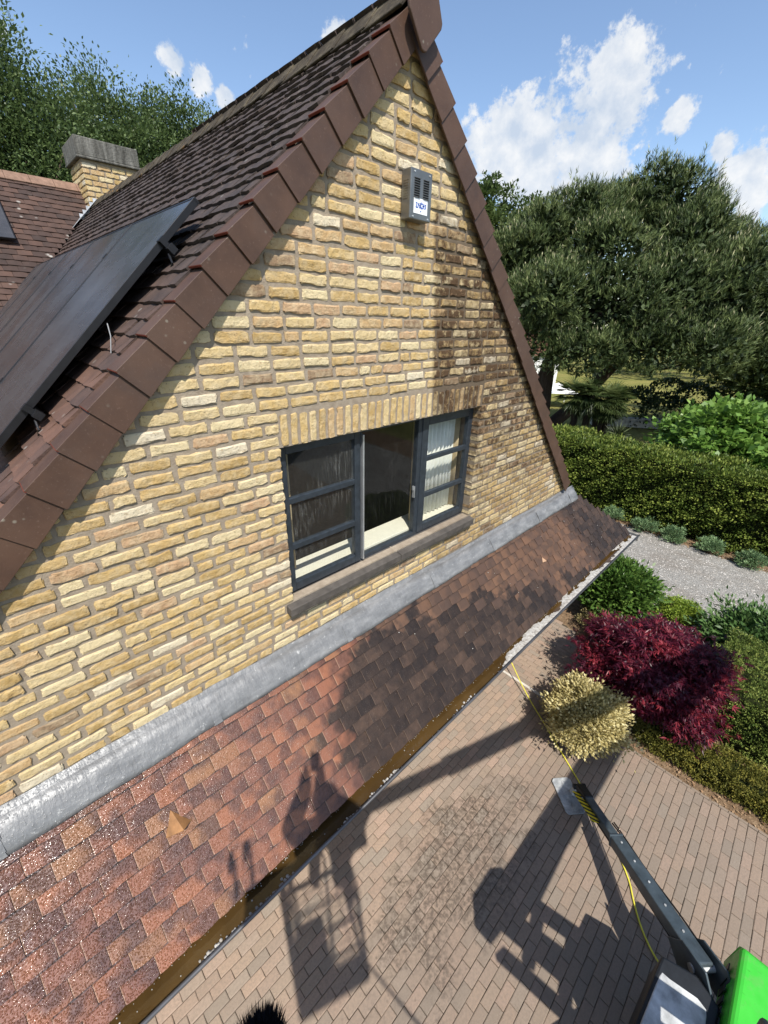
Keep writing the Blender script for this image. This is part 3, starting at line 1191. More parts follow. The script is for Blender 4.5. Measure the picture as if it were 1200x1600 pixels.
def build_chimney():
    X0, X1, Y0, Y1 = 2.30, 3.15, 7.2, 8.0
    ZT = 8.33
    mb = MB(); mb.box(X0 + .012, X1 - .012, Y0 + .012, Y1 - .012, 6.6, ZT)
    ch = mb.build('chimney', m_mortar(), house)
    variants = [brick_variant(700 + i) for i in range(6)]
    items = []
    rr = random.Random(4)
    z = 6.9; c = 0
    while z < ZT - .05:
        for face in (0, 1):
            a, b = (X0, X1) if face == 0 else (Y0, Y1)
            p = a + (0 if c % 2 == face else .004)
            first = True
            while p < b - .02:
                L = min(.205, b - p)
                if first and c % 2 == face:
                    L = .10
                first = False
                if b - p - L < .05:
                    L = b - p
                mid = p + L / 2
                k = rr.randrange(6)
                if face == 0:
                    m = frame_matrix((mid, Y0, z + .0325), np.array([L / .215, 0, 0]), (0, .25, 0), (0, 0, 1.0))
                else:
                    m = frame_matrix((X0, mid, z + .0325), np.array([0, -L / .215, 0]), (.25, 0, 0), (0, 0, 1.0))
                items.append((m, k))
                p += L + .012
        z += .0777; c += 1
    lay_pieces('brick', 'chimney_brickwork', ch, variants, items, m_brick(False), m_brick(True))
    g = G('weathered_concrete_cap')
    v = g.vmath('MULTIPLY', g.pos(), (1, 1, .18))
    col = g.ramp(g.noise(12, 6, .7, v), [(.3, (.05, .048, .042)), (.55, (.15, .145, .13)), (.75, (.27, .26, .235))])
    cm = g.out(g.pbr(col, .95, .1, normal=g.bump(g.noise(30, 5, .7), .8, .02)))
    mb = MB()
    o = .05
    mb.box(X0 - o, X1 + o, Y0 - o, Y1 + o, ZT, ZT + .035)
    mb.box(X0 - o + .012, X1 + o - .012, Y0 - o + .012, Y1 + o - .012, ZT + .035, ZT + .285)
    mb.build('chimney_cap', cm, ch, bevel=.012)
    # stepped lead where the stack meets the slope
    lead = m_plain('bright_lead_soaker', (.48, .49, .50), .4, .5, .4, .3, 20.0)
    x = X0 + .3
    for k in range(7):
        xa = 2.42 - k * .062
        zc = ZR - k * .062
        q = MB()
        q.box(xa - .075, xa, Y0 - .016, Y0 - .008 - .001 * k, zc - .06, zc + .06)
        if xa - .02 > X0 - .16:
            q.build('lead_soaker', lead, ch, bevel=.002, seg=1)
    q = MB()
    A = np.array([2.42, 0, ZR]); es = np.array([-R2, 0, -R2]); en = np.array([-R2, 0, R2])
    p0 = A + en * .05
    q.prism([p0 + (0, Y0 - .10, 0), p0 + (0, Y0 - .004, 0), p0 + es * .68 + (0, Y0 - .004, 0), p0 + es * .68 + (0, Y0 - .19, 0)], en * .004)
    q.build('lead_apron', lead, ch)


build_chimney()


# ------------------------------------------------------------------ skirt roof, lead, gutter
SK_E = unit((0, -.62, -.87)); SK_N = np.array([0, SK_E[2] * -1, SK_E[1]]) * 1.0
SK_N = unit(np.array([0, -.87, .62]))
SK_L = math.hypot(.62, .87)
SK_O = np.array([0, -.13, 3.47])


def sk(x, s, h=0.0):
    return np.array([x, 0, 0]) + SK_O + SK_E * s + SK_N * h


def hip(s):
    t = max(-.2, s / SK_L)
    return XR - (4.28 + 1.27 * t), XR + (4.28 + 1.27 * t)


def build_skirt():
    base = m_plain('roof_underlay', (.03, .025, .022), .9, .1)
    mb = MB()
    a0, b0 = hip(-.2 * SK_L); a1, b1 = hip(SK_L - .03)
    mb.prism([sk(a0, -.2, -.035), sk(b0, -.2, -.035), sk(b1, SK_L - .03, -.035), sk(a1, SK_L - .03, -.035)], -SK_N * .04)
    # return slopes at both ends
    for sgn in (1, -1):
        A = sk(b0 if sgn > 0 else a0, -.2, -.01); B = sk(b1 if sgn > 0 else a1, SK_L - .03, -.01)
        V = [A, B, B + (0, 7.5, 0), A + (0, 7.5, 0)]
        mb.prism(V, (0, 0, -.04))
    skirt = mb.build('skirt_roof', base, house)
    g_, p_ = .1135, .1765
    rows = [(i, SK_L - .018 - (9 - i) * g_) for i in range(0, 10)]
    vs_ = [tile_variant(500 + i, p_ - .0025, .19, .017, 5, .0022) for i in range(10)]

    def xr(i, s):
        l, r = hip(s - .05)
        return l, r
    items = tile_field(rows, g_, p_, .19, .026, SK_O, np.array([1.0, 0, 0]), SK_E, SK_N, xr, 21, 10, (-.020, -.004))
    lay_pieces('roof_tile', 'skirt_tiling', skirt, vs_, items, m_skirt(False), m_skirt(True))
    # east return slope: its tile ends show as steps along the hip
    # ventilator tiles
    vm = m_plain('orange_vent_tile', (.25, .125, .05), .5, .4, 0.0, .35, 14.0)
    for (x, s, k) in ((.155, .395, 1.0), (5.03, .47, .55)):
        q = MB()
        a, b, c = sk(x - .085 * k, s + .03 * k, .022), sk(x + .075 * k, s + .035 * k, .022), sk(x - .01 * k, s - .105 * k, .018)
        t = sk(x + .012 * k, s + .028 * k, .022 + .075 * k)
        q.add([a, b, c, t], [(0, 1, 3), (1, 2, 3), (2, 0, 3), (0, 2, 1)])
        q.build('vent_tile', vm, skirt, bevel=.003, seg=1)
    # the lead apron
    n = 140
    xs = np.linspace(XR - 4.2, XR + 4.2, n)
    rr = np.random.default_rng(5)
    top = 3.715 - .030 * (xs - xs[0]) / (xs[-1] - xs[0]) + .006 * np.sin(xs * 3.1) + rr.normal(0, .0025, n)
    rowsV = []
    wv = lambda f, a: a * np.sin(xs * f + rr.uniform(0, 6)) + rr.normal(0, a * .3, n)
    rowsV.append(np.c_[xs, np.full(n, -.004) + wv(9, .002), top])
    rowsV.append(np.c_[xs, np.full(n, -.016) + wv(7, .003), top - .05])
    rowsV.append(np.c_[xs, np.full(n, -.028) + wv(8, .003), np.full(n, 3.658) + wv(5, .004)])
    for s, h in ((-.15, .030), (-.11, .034), (-.07, .034), (-.04, .033), (-.012, .030)):
        q = SK_O + SK_E * s + SK_N * h
        rowsV.append(np.c_[xs, q[1] + wv(6, .0025), q[2] + wv(11, .0025) + (rr.normal(0, .003, n) if s > -.02 else 0)])
    V = np.vstack(rowsV)
    F = [(j * n + i, j * n + i + 1, (j + 1) * n + i + 1, (j + 1) * n + i) for j in range(len(rowsV) - 1) for i in range(n - 1)]
    mb = MB(); mb.add(V, F)
    o = mb.build('lead_flashing', m_lead(), house, smooth=True)
    so = o.modifiers.new('thick', 'SOLIDIFY'); so.thickness = .003; so.offset = 1
    for xw in (-.62, .55, 1.75, 2.95, 4.1, 5.3, 6.35):        # lapped joints
        q = MB()
        P = [sk(xw, s, h + .0065) for s, h in ((-.17, .03), (-.11, .034), (-.04, .033), (-.014, .030))]
        for a, b in zip(P[:-1], P[1:]):
            q.prism([a, a + (.055, 0, 0), b + (.06, 0, 0), b], SK_N * .003)
        q.build('lead_lap', m_lead(), o)


build_skirt()


def build_gutter():
    zinc = m_plain('weathered_zinc_gutter', (.20, .205, .21), .45, .5, .3, .45, 6.0, .2)
    x0, x1 = -3.1, 8.0
    yi, yo, zb, zt = -.700, -.880, 2.49, 2.615
    t = .004
    mb = MB()
    P = [(yi, zt + .02), (yi - .004, 2.545), (yi - .03, 2.505), (yi - .065, 2.49), (yo + .065, 2.49), (yo + .035, 2.515), (yo + .012, 2.56), (yo, zt)]
    for a, b in zip(P[:-1], P[1:]):
        d = unit((0, b[0] - a[0], b[1] - a[1])); nn = np.cross((1, 0, 0), d)
        mb.prism([(x0, a[0], a[1]), (x1, a[0], a[1]), (x1, b[0], b[1]), (x0, b[0], b[1])], nn * t)
    mb.box(x1 - .004, x1, yo, yi, zb, zt)
    gut = mb.build('gutter', zinc, house)
    mb = MB(); mb.tube([(x0, yo - .006, zt + .002), (x1, yo - .006, zt + .002)], .0125, 10)
    mb.build('gutter_bead', m_plain('dark_gutter_bead', (.085, .085, .09), .4, .5, .3, .4, 3.0), gut, smooth=True)
    for k in range(14):
        q = MB(); xx = -2.7 + k * .8
        q.box(xx, xx + .025, yo, yi + .02, zt - .012, zt - .008)
        if xx < -1 or xx > 8:
            q.build('gutter_strap', zinc, gut)
    mb = MB(); mb.box(x0, x1 - .1, yi + .006, yi + .03, 2.36, 2.66)
    mb.build('fascia_board', m_plain('white_fascia', (.7, .69, .66), .5, .3), house)
    mb = MB(); mb.box(x0 + .2, x1 - .3, yi + .03, 1.0, 2.36, 2.38)
    mb.build('soffit', m_plain('white_fascia', (.7, .69, .66), .5, .3), house)
    mb = MB(); mb.box(-2.6, 7.4, 1.0, 1.3, 0, 2.7); mb.box(-2.6, -2.3, 1.3, 9, 0, 2.7); mb.box(7.1, 7.4, 1.3, 9, 0, 2.7)
    mb.build('ground_floor_wall', m_plain('shaded_yellow_brick', (.40, .29, .13), .9, .1, 0.0, .3, 20.0), house)
    # brown rinse water
    g = G('brown_rinse_water')
    c = g.ramp(g.noise(3, 3), [(.3, (.042, .024, .008)), (.7, (.075, .043, .014))])
    wm = g.out(g.pbr(c, .04, .6, normal=g.bump(g.noise(18, 3), .12, .01)))
    n = 2
    mb = MB(); mb.prism([(x0, yi - .006, 2.572), (x0, yi - .03, 2.515), (x0, yo + .045, 2.515), (x0, yo + .0125, 2.572)], (x1 - .005 - x0, 0, 0))
    o = mb.build('gutter_water', wm, None)
    tag(o, kind='structure')
    # scum and foam
    fm = G('dirty_foam')
    c = fm.ramp(fm.noise(24, 5, .7), [(.3, (.10, .09, .075)), (.45, (.34, .32, .29)), (.62, (.48, .47, .44)), (.8, (.60, .60, .58))])
    foam = fm.out(fm.pbr(c, .55, .4, normal=fm.bump(fm.noise(70, 4, .7), .8, .01)))
    rr = np.random.default_rng(31)
    # dried white scum: a skin with holes, from mid length to the corner
    nx, ny = 520, 20
    X = np.linspace(3.3, 7.985, nx); Yg = np.linspace(yo + .013, yi - .007, ny)

    def fbm(x, y, seed):
        r = np.random.default_rng(seed); o_ = np.zeros_like(x)
        a, f = 1.0, 3.0
        for _ in range(5):
            ph = r.uniform(0, 6.28, 6); th = r.uniform(0, 6.28, 3)
            o_ += a * sum(np.sin(f * (x * math.cos(t) + 1.6 * y * math.sin(t)) * 2.2 + p) for t, p in zip(th, ph)) / 3
            a *= .62; f *= 2.05
        return o_
    XX, YY = np.meshgrid(X, Yg, indexing='ij')
    dn = fbm(XX, YY * 2, 3) * .8
    edge = (YY - (yo + yi) / 2) / (abs(yo - yi) / 2)        # -1 at the lip, 1 at the tiles
    cover = dn + np.clip((XX - 3.3) / .55, 0, 1) * 1.35 - .84 - edge * (.95 - .35 * np.clip((XX - 5) / 2, 0, 1)) - .9 * np.exp(-((XX - 6.9) / .45) ** 2) * (edge > -.2)
    keep = (cover[:-1, :-1] > 0) & (cover[1:, 1:] > 0)
    Z = 2.5745 + .007 * np.clip(cover, 0, 1) + rr.uniform(0, .002, XX.shape)
    V = np.c_[XX.ravel(), YY.ravel(), Z.ravel()]
    ii, jj = np.nonzero(keep)
    a = ii * ny + jj
    F = np.c_[a, a + ny, a + ny + 1, a + 1]
    o = new_obj('scum', fast_mesh('scum', V, F, foam, smooth=True))
    tag(o, 'white dried scum floating in the right half of the gutter', 'scum', kind='stuff')
    # bubbles along the lip
    import bmesh
    bm = bmesh.new()
    for k in range(900):
        x = rr.uniform(-1.2, 3.6)
        cl = math.sin(x * 5.3) + .7 * math.sin(x * 11.9 + 1) + .4 * math.sin(x * 23)
        if cl < rr.uniform(-.6, 1.1):
            continue
        r = rr.uniform(.003, .009) * (1 + .5 * max(cl, 0))
        bmesh.ops.create_icosphere(bm, subdivisions=1, radius=r, matrix=Matrix.Translation((x, yo + .016 + abs(rr.normal(0, .006 + .007 * max(cl, 0))), 2.572 + r * .1)))
    for k in range(40):
        x = rr.uniform(-.8, 3.5); r = rr.uniform(.002, .006)
        bmesh.ops.create_icosphere(bm, subdivisions=1, radius=r, matrix=Matrix.Translation((x, rr.uniform(yo + .02, yi - .01), 2.573)))
    for k in range(230):
        x = rr.uniform(-.9, 6.5)
        p = sk(x, SK_L + .002, .012)
        r = rr.uniform(.0012, .0035)
        bmesh.ops.create_icosphere(bm, subdivisions=1, radius=r, matrix=Matrix.Translation(tuple(p + rr.normal(0, .003, 3))))
    for k in range(30):                                     # flecks of foam and droppings on the tiles
        x = rr.uniform(1.8, 7.2); s = rr.uniform(.1, SK_L)
        r = rr.uniform(.003, .007)
        bmesh.ops.create_icosphere(bm, subdivisions=1, radius=r, matrix=Matrix.Translation(tuple(sk(x, s, .020))))
    me = bpy.data.meshes.new('foam'); bm.to_mesh(me); bm.free()
    me.materials.append(foam)
    for p in me.polygons:
        p.use_smooth = True
    o = new_obj('foam', me)
    tag(o, 'white soap foam bubbles along the gutter lip and on the tiles', 'foam', kind='stuff')


build_gutter()


# ------------------------------------------------------------------ siren
def build_siren():
    X0, X1, Z0, Z1, Yf = 2.375, 2.585, 6.695, 6.965, -.095
    s = thing('alarm_siren', 'steel alarm siren box with louvres and blue logo sticker high on the gable', 'siren', (2.48, -.05, 6.69))
    steel = m_plain('brushed_steel', (.20, .20, .195), .36, .5, .75, .18, 6.0, .08)
    mb = MB(); mb.box(X0, X1, Yf, -.012, Z0, Z1)
    mb.build('housing', steel, s, bevel=.006)
    dark = m_plain('louvre_shadow', (.02, .02, .022), .8, .2)
    for cx in (X0 + .062, X0 + .150):
        for k in range(9):
            z = Z1 - .045 - k * .0125
            q = MB()
            q.prism([(cx - .026, Yf - .001, z), (cx + .026, Yf - .001, z), (cx + .026, Yf - .008, z - .004), (cx - .026, Yf - .008, z - .004)], (0, .003, -.002))
            q.build('louvre', steel, s)
            q = MB(); q.box(cx - .026, cx + .026, Yf - .0015, Yf + .002, z - .010, z - .005); q.build('slot', dark, s)
    for k in range(8):
        z = Z1 - .06 - k * .0135
        q = MB(); q.box(X0 - .003, X0 + .001, -.075, -.035, z - .003, z + .002); q.build('side_louvre', steel, s)
    white = m_plain('white_sticker', (.78, .79, .80), .4, .4, 0.0, .03)
    blue = m_plain('blue_print', (.03, .10, .42), .5, .4, 0.0, .05)
    q = MB(); q.box(X0 + .035, X0 + .170, Yf - .0022, Yf + .001, Z0 + .035, Z0 + .118)
    st = q.build('sticker', white, s)
    q = MB()
    cx, cz, y = X0 + .103, Z0 + .08, Yf - .003
    # blue lettering and a small sunburst
    def stroke(pts, w=.006):
        for a, b in zip(pts[:-1], pts[1:]):
            q.bar((cx + a[0], y, cz + a[1]), (cx + b[0], y, cz + b[1]), w, .001, up=(0, 1, 0))
    stroke([(-.05, .012), (-.036, .012), (-.048, -.012), (-.03, -.012)])
    stroke([(-.03, -.012), (-.022, .014), (-.012, -.012)])
    stroke([(-.004, .016), (-.004, -.014)]); stroke([(-.004, .004), (.012, .016)]); stroke([(-.004, .0), (.013, -.014)])
    stroke([(.022, .014), (.022, -.012)]); stroke([(.032, .014), (.032, -.012)]); stroke([(.022, .002), (.032, .002)])
    stroke([(.052, .013), (.041, .008), (.051, -.003), (.040, -.013)])
    for k in range(8):
        t = k * math.pi / 4
        stroke([(.004 + .012 * math.cos(t), .001 + .012 * math.sin(t)), (.004 + .022 * math.cos(t), .001 + .022 * math.sin(t))], .003)
    stroke([(-.004, -.030), (.006, -.030)], .006)
    q.build('lettering', blue, st)
    for (x, z) in ((X0 + .035, Z1 - .018), (X1 - .03, Z1 - .018), (X0 + .03, Z0 + .016), (X1 - .03, Z0 + .016)):
        q = MB(); q.tube([(x, Yf - .004, z), (x, Yf + .002, z)], .005, 8); q.build('screw', m_plain('pale_screw', (.6, .6, .6), .35, .5, .6), s)


build_siren()


# ------------------------------------------------------------------ solar panels
def panel_materials():
    g = G('solar_cells')
    u, v, w = g.xyz(g.obj())
    fu = g.math('ABSOLUTE', g.math('SUBTRACT', g.math('FRACT', g.math('MULTIPLY', u, 1 / .185)), .5))
    fv = g.math('ABSOLUTE', g.math('SUBTRACT', g.math('FRACT', g.math('MULTIPLY', v, 1 / .0925)), .5))
    ln = g.math('MAXIMUM', g.rng(fu, .488, .495), g.rng(fv, .480, .490))
    c = g.ramp(g.noise(2.5, 4), [(.3, (.012, .013, .017)), (.7, (.024, .025, .03))])
    c = g.mix(g.math('MULTIPLY', ln, .5), c, (.06, .06, .065))
    dust_sheen = g.rng(g.noise(1.3, 5, .65), .35, .7, .10, .40)
    c = g.mix(g.math('MULTIPLY', dust_sheen, .55), c, (.20, .185, .17))  # dust, deepened with pale grey painted in for the sky sheen
    dots = g.rng(g.noise(90, 2), .75, .78)
    c = g.mix(g.math('MULTIPLY', dots, .5), c, (.5, .5, .48))
    cell = g.out(g.pbr(c, g.rng(dust_sheen, .1, .4, .20, .36), .8))
    return cell, m_plain('black_panel_frame', (.016, .016, .018), .4, .45, .3, .2)


CELL, PFRAME = panel_materials()


def solar_panel(o, ex, es, en, W, L, label, group, clamps=True, rails=True):
    """o: top corner on the roof side; ex across, es down the slope, en outward"""
    t = thing('solar_panel', label, 'solar panel', tuple(o), group)
    o, ex, es, en = (np.asarray(q, float) for q in (o, ex, es, en))

    def P(a, b, h):
        return o + ex * a + es * b + en * h
    T, f = .035, .013
    mb = MB()
    for (a0, a1, b0, b1) in ((0, W, 0, f), (0, W, L - f, L), (0, f, f, L - f), (W - f, W, f, L - f)):
        mb.obox(P((a0 + a1) / 2, (b0 + b1) / 2, -T / 2), ex * (a1 - a0) / 2, es * (b1 - b0) / 2, en * T / 2)
    mb.build('frame', PFRAME, t, bevel=.0015, seg=1)
    me = bpy.data.meshes.new('cell_sheet')
    q = MB(); q.obox((W / 2, L / 2, -.006), (W / 2 - f, 0, 0), (0, L / 2 - f, 0), (0, 0, .003))
    c = q.build('cell_sheet', CELL, None)
    c.parent = t
    c.matrix_parent_inverse = Matrix.Translation(-BASE[t.name])
    c.matrix_basis = Matrix(frame_matrix(o, ex, es, en).tolist())
    if rails:
        for b in (.32, L - .32):
            q = MB(); q.bar(P(-.055, b, -T - .026), P(W + .002, b, -T - .026), .04, .04, up=en); q.build('mounting_rail', PFRAME, t)
            q = MB(); q.bar(P(-.012, b - .02, .002), P(-.012, b + .02, .002), .03, .006, up=en)
            q.bar(P(-.022, b, .0), P(-.022, b, -T - .03), .012, .03, up=es)
            q.build('clamp', PFRAME, t)
            q = MB(); q.tube([P(-.03, b + .03, -T - .03), P(-.06, b + .06, -T - .06), P(-.02, b + .10, -T - .09)], .006, 6); q.build('hook', PFRAME, t)
    return t


def build_panels():
    ex, es, en = np.array([0, 1.0, 0]), np.array([-R2, 0, -R2]), np.array([-R2, 0, R2])
    words = ['black solar panel nearest the gable edge on the left roof slope', 'second solar panel from the gable edge in the roof row',
             'third solar panel from the gable edge in the roof row', 'fourth solar panel from the gable edge in the roof row',
             'farthest solar panel of the roof row, next to the valley']
    for k in range(5):
        o = np.array([XR, 0, ZR]) + es * 1.63 + en * .125 + ex * (.41 + k * 1.152)
        solar_panel(o, ex, es, en, 1.134, 1.765, words[k], 'solar panels on the main roof')
    en2 = np.array([0, -R2, R2]); es2 = np.array([0, -R2, -R2])
    o = np.array([-.05, 7.75, 8.03]) + es2 * .30 + en2 * .11
    solar_panel(o, np.array([1.0, 0, 0]), es2, en2, 1.134, 1.22, 'black solar panel alone on the brown wing roof behind the chimney', 'solar panels on the wing roof')
    q = MB()
    A = np.array([XR, .26, ZR]) + es * 2.5
    pts = [A + en * .05 + ex * .16, A + en * .09 + ex * .05, A + en * .06 - ex * .02 + es * .05, A + en * .02 - ex * .04 + es * .12]
    q.tube(pts, .0026, 6)
    tag(q.build('panel_cable', m_plain('grey_cable', (.24, .24, .24), .5, .4), None), 'loose grey cable loop hanging under the nearest solar panel', 'cable')


build_panels()
# ------------------------------------------------------------------ ground
def sheet(name, poly, z, m, kind='structure'):
    mb = MB(); mb.add([(x, y, z) for x, y in poly], [tuple(range(len(poly)))])
    o = mb.build(name, m, None)
    return tag(o, kind=kind)


sheet('lawn', [(-300, -300), (300, -300), (300, 300), (-300, 300)], -.06, m_ground('lawn'))
gv = []
for k in range(60):
    y = -28 + k
    gv.append((9.35 + .12 * math.sin(y * 1.3) + .06 * math.sin(y * 4.1), y))
for k in range(60):
    y = 31 - k
    gv.append((14.42 + .10 * math.sin(y * .9 + 1) + .07 * math.sin(y * 3.3), y))
sheet('gravel_drive', gv, -.02, m_ground('gravel'))
sheet('hedge_border', [(14.3, -28), (16.6, -28), (16.6, 31), (14.3, 31)], -.032, m_ground('soil'))
PAVE_EDGE = [(5.87, -14), (5.87, -1.85), (6.15, -1.45), (7.2, -.78), (7.75, -.52), (8.02, -.1), (8.05, 1.2)]
bed = [(5.80, -14)] + [(x - .06, y) for x, y in PAVE_EDGE[1:]] + [(9.6, 1.2), (9.6, -14)]
sheet('planting_bed', bed, -.028, m_ground('soil'))
pv = sheet('paving', [(-12, -14)] + PAVE_EDGE + [(-12, 1.2)], -.0165, m_ground('sand'))


def edge_x(y):
    ys = [p[1] for p in PAVE_EDGE]; xs = [p[0] for p in PAVE_EDGE]
    return float(np.interp(y, ys, xs))


def build_pavers():
    vs_ = []
    for s in range(6):
        r = np.random.default_rng(900 + s)
        L, W, c, t = .2185, .0965, .006, .05
        V = []
        for (ix, iy) in ((-1, -1), (1, -1), (1, 1), (-1, 1)):
            V.append((ix * (L / 2 - c) + r.uniform(-.0015, .0015), iy * (W / 2 - c) + r.uniform(-.0015, .0015), r.uniform(-.001, .001)))
        for (ix, iy) in ((-1, -1), (1, -1), (1, 1), (-1, 1)):
            V.append((ix * L / 2 + r.uniform(-.0015, .0015), iy * W / 2 + r.uniform(-.0015, .0015), -.005))
        for (ix, iy) in ((-1, -1), (1, -1), (1, 1), (-1, 1)):
            V.append((ix * L / 2, iy * W / 2, -t))
        F = [(0, 1, 2, 3)]
        for a in (0, 4):
            for i in range(4):
                j = (i + 1) % 4
                F.append((a + i, a + 4 + i, a + 4 + j, a + j))
        vs_.append((np.array(V), F))
    rr = random.Random(77)
    items = []
    PX, PY = .2227, .1007
    for j in range(-64, 11):
        y = j * PY + .03
        xe = edge_x(y)
        off = (PX / 2 if j % 2 else 0) + rr.uniform(-.012, .012)
        for i in range(-16, 40):
            x = off + i * PX
            a, b = x - PX / 2, min(x + PX / 2, xe if y < -1.2 else 5.78)
            if b - a < .05:
                continue
            sx = (b - a) / PX
            al = rr.uniform(-.008, .008)
            ex = np.array([math.cos(al), math.sin(al), rr.uniform(-.006, .006)]) * sx
            ey = np.array([-math.sin(al), math.cos(al), rr.uniform(-.01, .01)])
            items.append((frame_matrix(((a + b) / 2, y, rr.uniform(-.0025, .0025)), ex, ey, (0, 0, 1)), rr.randrange(6)))

    for i in range(0, 23):                  # field beyond the edging strip, laid across
        x = 5.89 + i * PY
        off = PX / 2 if i % 2 else 0
        for j in range(-6, 6):
            y = off + j * PX
            if y < -1.3 or edge_x(y) < x + .02:
                continue
            items.append((frame_matrix((x, y, rr.uniform(-.0025, .0025)), (0, 1, 0), (-1, 0, 0), (0, 0, 1)), rr.randrange(6)))

    def hide(P):            # under the skirt roof
        x, y, z = project(P)
        return (P[:, 1] > -.2) | (y + .9936 * (x - 1000) < 832)
    lay_pieces('paver', 'paving_field', pv, vs_, items, m_paver(False), m_paver(True), hide=hide)
    # kerb of cut blocks along the bed
    mb = MB()
    for k in range(46):
        y = -1.95 - k * .11
        mb.box(5.875, 5.915, y - .052, y + .052, -.05, -.002 + rr.uniform(-.003, .004))
    o = mb.build('kerb_blocks', m_paver(True), pv)
    o['kind'] = 'stuff'


build_pavers()


# ------------------------------------------------------------------ foliage helpers
def rand_unit(r, n):
    v = r.normal(size=(n, 3))
    return v / np.linalg.norm(v, axis=1, keepdims=True)


def nrm(v):
    return v / (np.linalg.norm(v, axis=1, keepdims=True) + 1e-9)


def leaf_arrays(r, P, A, L, W, curl=.12, up=None):
    n = len(P)
    L = np.broadcast_to(np.asarray(L, float), (n,)).reshape(n, 1)
    W = np.broadcast_to(np.asarray(W, float), (n,)).reshape(n, 1)
    ref = rand_unit(r, n) if up is None else np.broadcast_to(np.asarray(up, float), (n, 3)) + .45 * rand_unit(r, n)
    B = nrm(np.cross(A, ref))
    C = nrm(np.cross(B, A))
    V = np.empty((n, 4, 3))
    V[:, 0] = P
    V[:, 1] = P + A * L * .45 + B * W * .5 + C * curl * L
    V[:, 2] = P + A * L
    V[:, 3] = P + A * L * .45 - B * W * .5 + C * curl * L
    F = np.arange(n * 4).reshape(n, 4)
    return V.reshape(-1, 3), F


def foliage(name, parts, m, parent, rnds, kind=None):
    Vs, Fs, Rs, n = [], [], [], 0
    for (V, F), rn in zip(parts, rnds):
        Vs.append(V); Fs.append(F + n); n += len(V)
        Rs.append(np.repeat(rn, 4))
    me = fast_mesh(name, np.vstack(Vs), np.vstack(Fs), m, np.concatenate(Rs))
    o = new_obj(name, me, parent)
    if kind:
        o['kind'] = kind
    return o


def lumps_in(r, C, R, n, k0=.45, k1=.82, r0=.28, r1=.46, zmin=-.35):
    C, R = np.asarray(C, float), np.asarray(R, float)
    d = rand_unit(r, n * 4)
    d = d[d[:, 2] > zmin][:n]
    cs = C + d * R * r.uniform(k0, k1, (len(d), 1))
    return np.vstack([cs, C[None]]), np.append(r.uniform(r0, r1, len(d)), .6) * R.mean()


def crown_points(r, cs, rs, n, deep=.25, low=-.5, flat=1.0):
    w = rs ** 2 / (rs ** 2).sum()
    k = r.choice(len(cs), n, p=w)
    d = rand_unit(r, n)
    d[:, 2] = np.where(d[:, 2] < low, -d[:, 2], d[:, 2])
    u = 1 - deep * r.random(n) ** 2
    P = cs[k] + d * (rs[k] * u)[:, None] * np.array([1, 1, flat])
    keep = np.ones(n, bool)
    for c, q in zip(cs, rs):
        keep &= np.linalg.norm((P - c) / np.array([1, 1, flat]), axis=1) > q * .80 * np.where(r.random(n) < .12, .5, 1)
    return P[keep], d[keep]


def inner_points(r, cs, rs, n):
    k = r.choice(len(cs), n, p=rs ** 3 / (rs ** 3).sum())
    d = rand_unit(r, n)
    return cs[k] + d * (rs[k] * .78 * r.random(n) ** .4)[:, None], d


def cluster_crown(r, C, R, ncl, per, sig, flat=.6, power=.42, wob=.18, zmin=-.6, stray=.06):
    """leaf sprays scattered through an uneven ellipsoid"""
    C, R = np.asarray(C, float), np.asarray(R, float)
    d = rand_unit(r, ncl * 2)
    d = d[d[:, 2] > zmin][:ncl]
    n = len(d)
    ph = r.uniform(0, 6.28, 6)
    k = 1 + wob * (np.sin(3.1 * d[:, 0] * 2 + ph[0]) * np.sin(2.7 * d[:, 2] * 2 + ph[1]) + .7 * np.sin(5.3 * d[:, 1] * 2 + ph[2]) * np.sin(6.1 * d[:, 0] + ph[3])
                   + .5 * np.sin(9.7 * d[:, 2] + ph[4]) * np.sin(8.9 * d[:, 1] * 1.3 + ph[5]))
    u = r.random(n) ** power
    u = np.where(r.random(n) < stray, u * 1.12, u)
    c = C + d * R * (u * k)[:, None]
    s = sig * r.uniform(.6, 1.4, n)
    P = np.repeat(c, per, 0) + r.normal(size=(n * per, 3)) * np.repeat(s, per)[:, None] * np.array([1, 1, flat])
    D = nrm(np.repeat(d, per, 0) * .6 + (P - np.repeat(c, per, 0)) / sig * .5)
    tone = np.repeat(np.clip(r.normal(0, .16, n), -.35, .35), per)
    return P, D, tone, c


def shell_leaves(r, P, d, L, W, upb=.35, jit=.6, curl=.12, up=None):
    A = nrm(d + np.array([0, 0, upb]) + jit * rand_unit(r, len(P)))
    n = len(P)
    if up is None:                      # blades turn their faces outwards and to the sky
        up = d * .55 + np.array([0, 0, .75])
    return leaf_arrays(r, P, A, L * r.uniform(.7, 1.25, n), W * r.uniform(.7, 1.25, n), curl, up)


def limb(mb, p, q, r0, r1, r, wob=.12, n=5, sides=7):
    p, q = np.asarray(p, float), np.asarray(q, float)
    t = np.linspace(0, 1, n)
    pts = p + (q - p) * t[:, None]
    pts[1:-1] += r.normal(0, wob, (n - 2, 3)) * np.linalg.norm(q - p) * .12
    mb.tube(pts, r0 + (r1 - r0) * t, sides)
    return pts


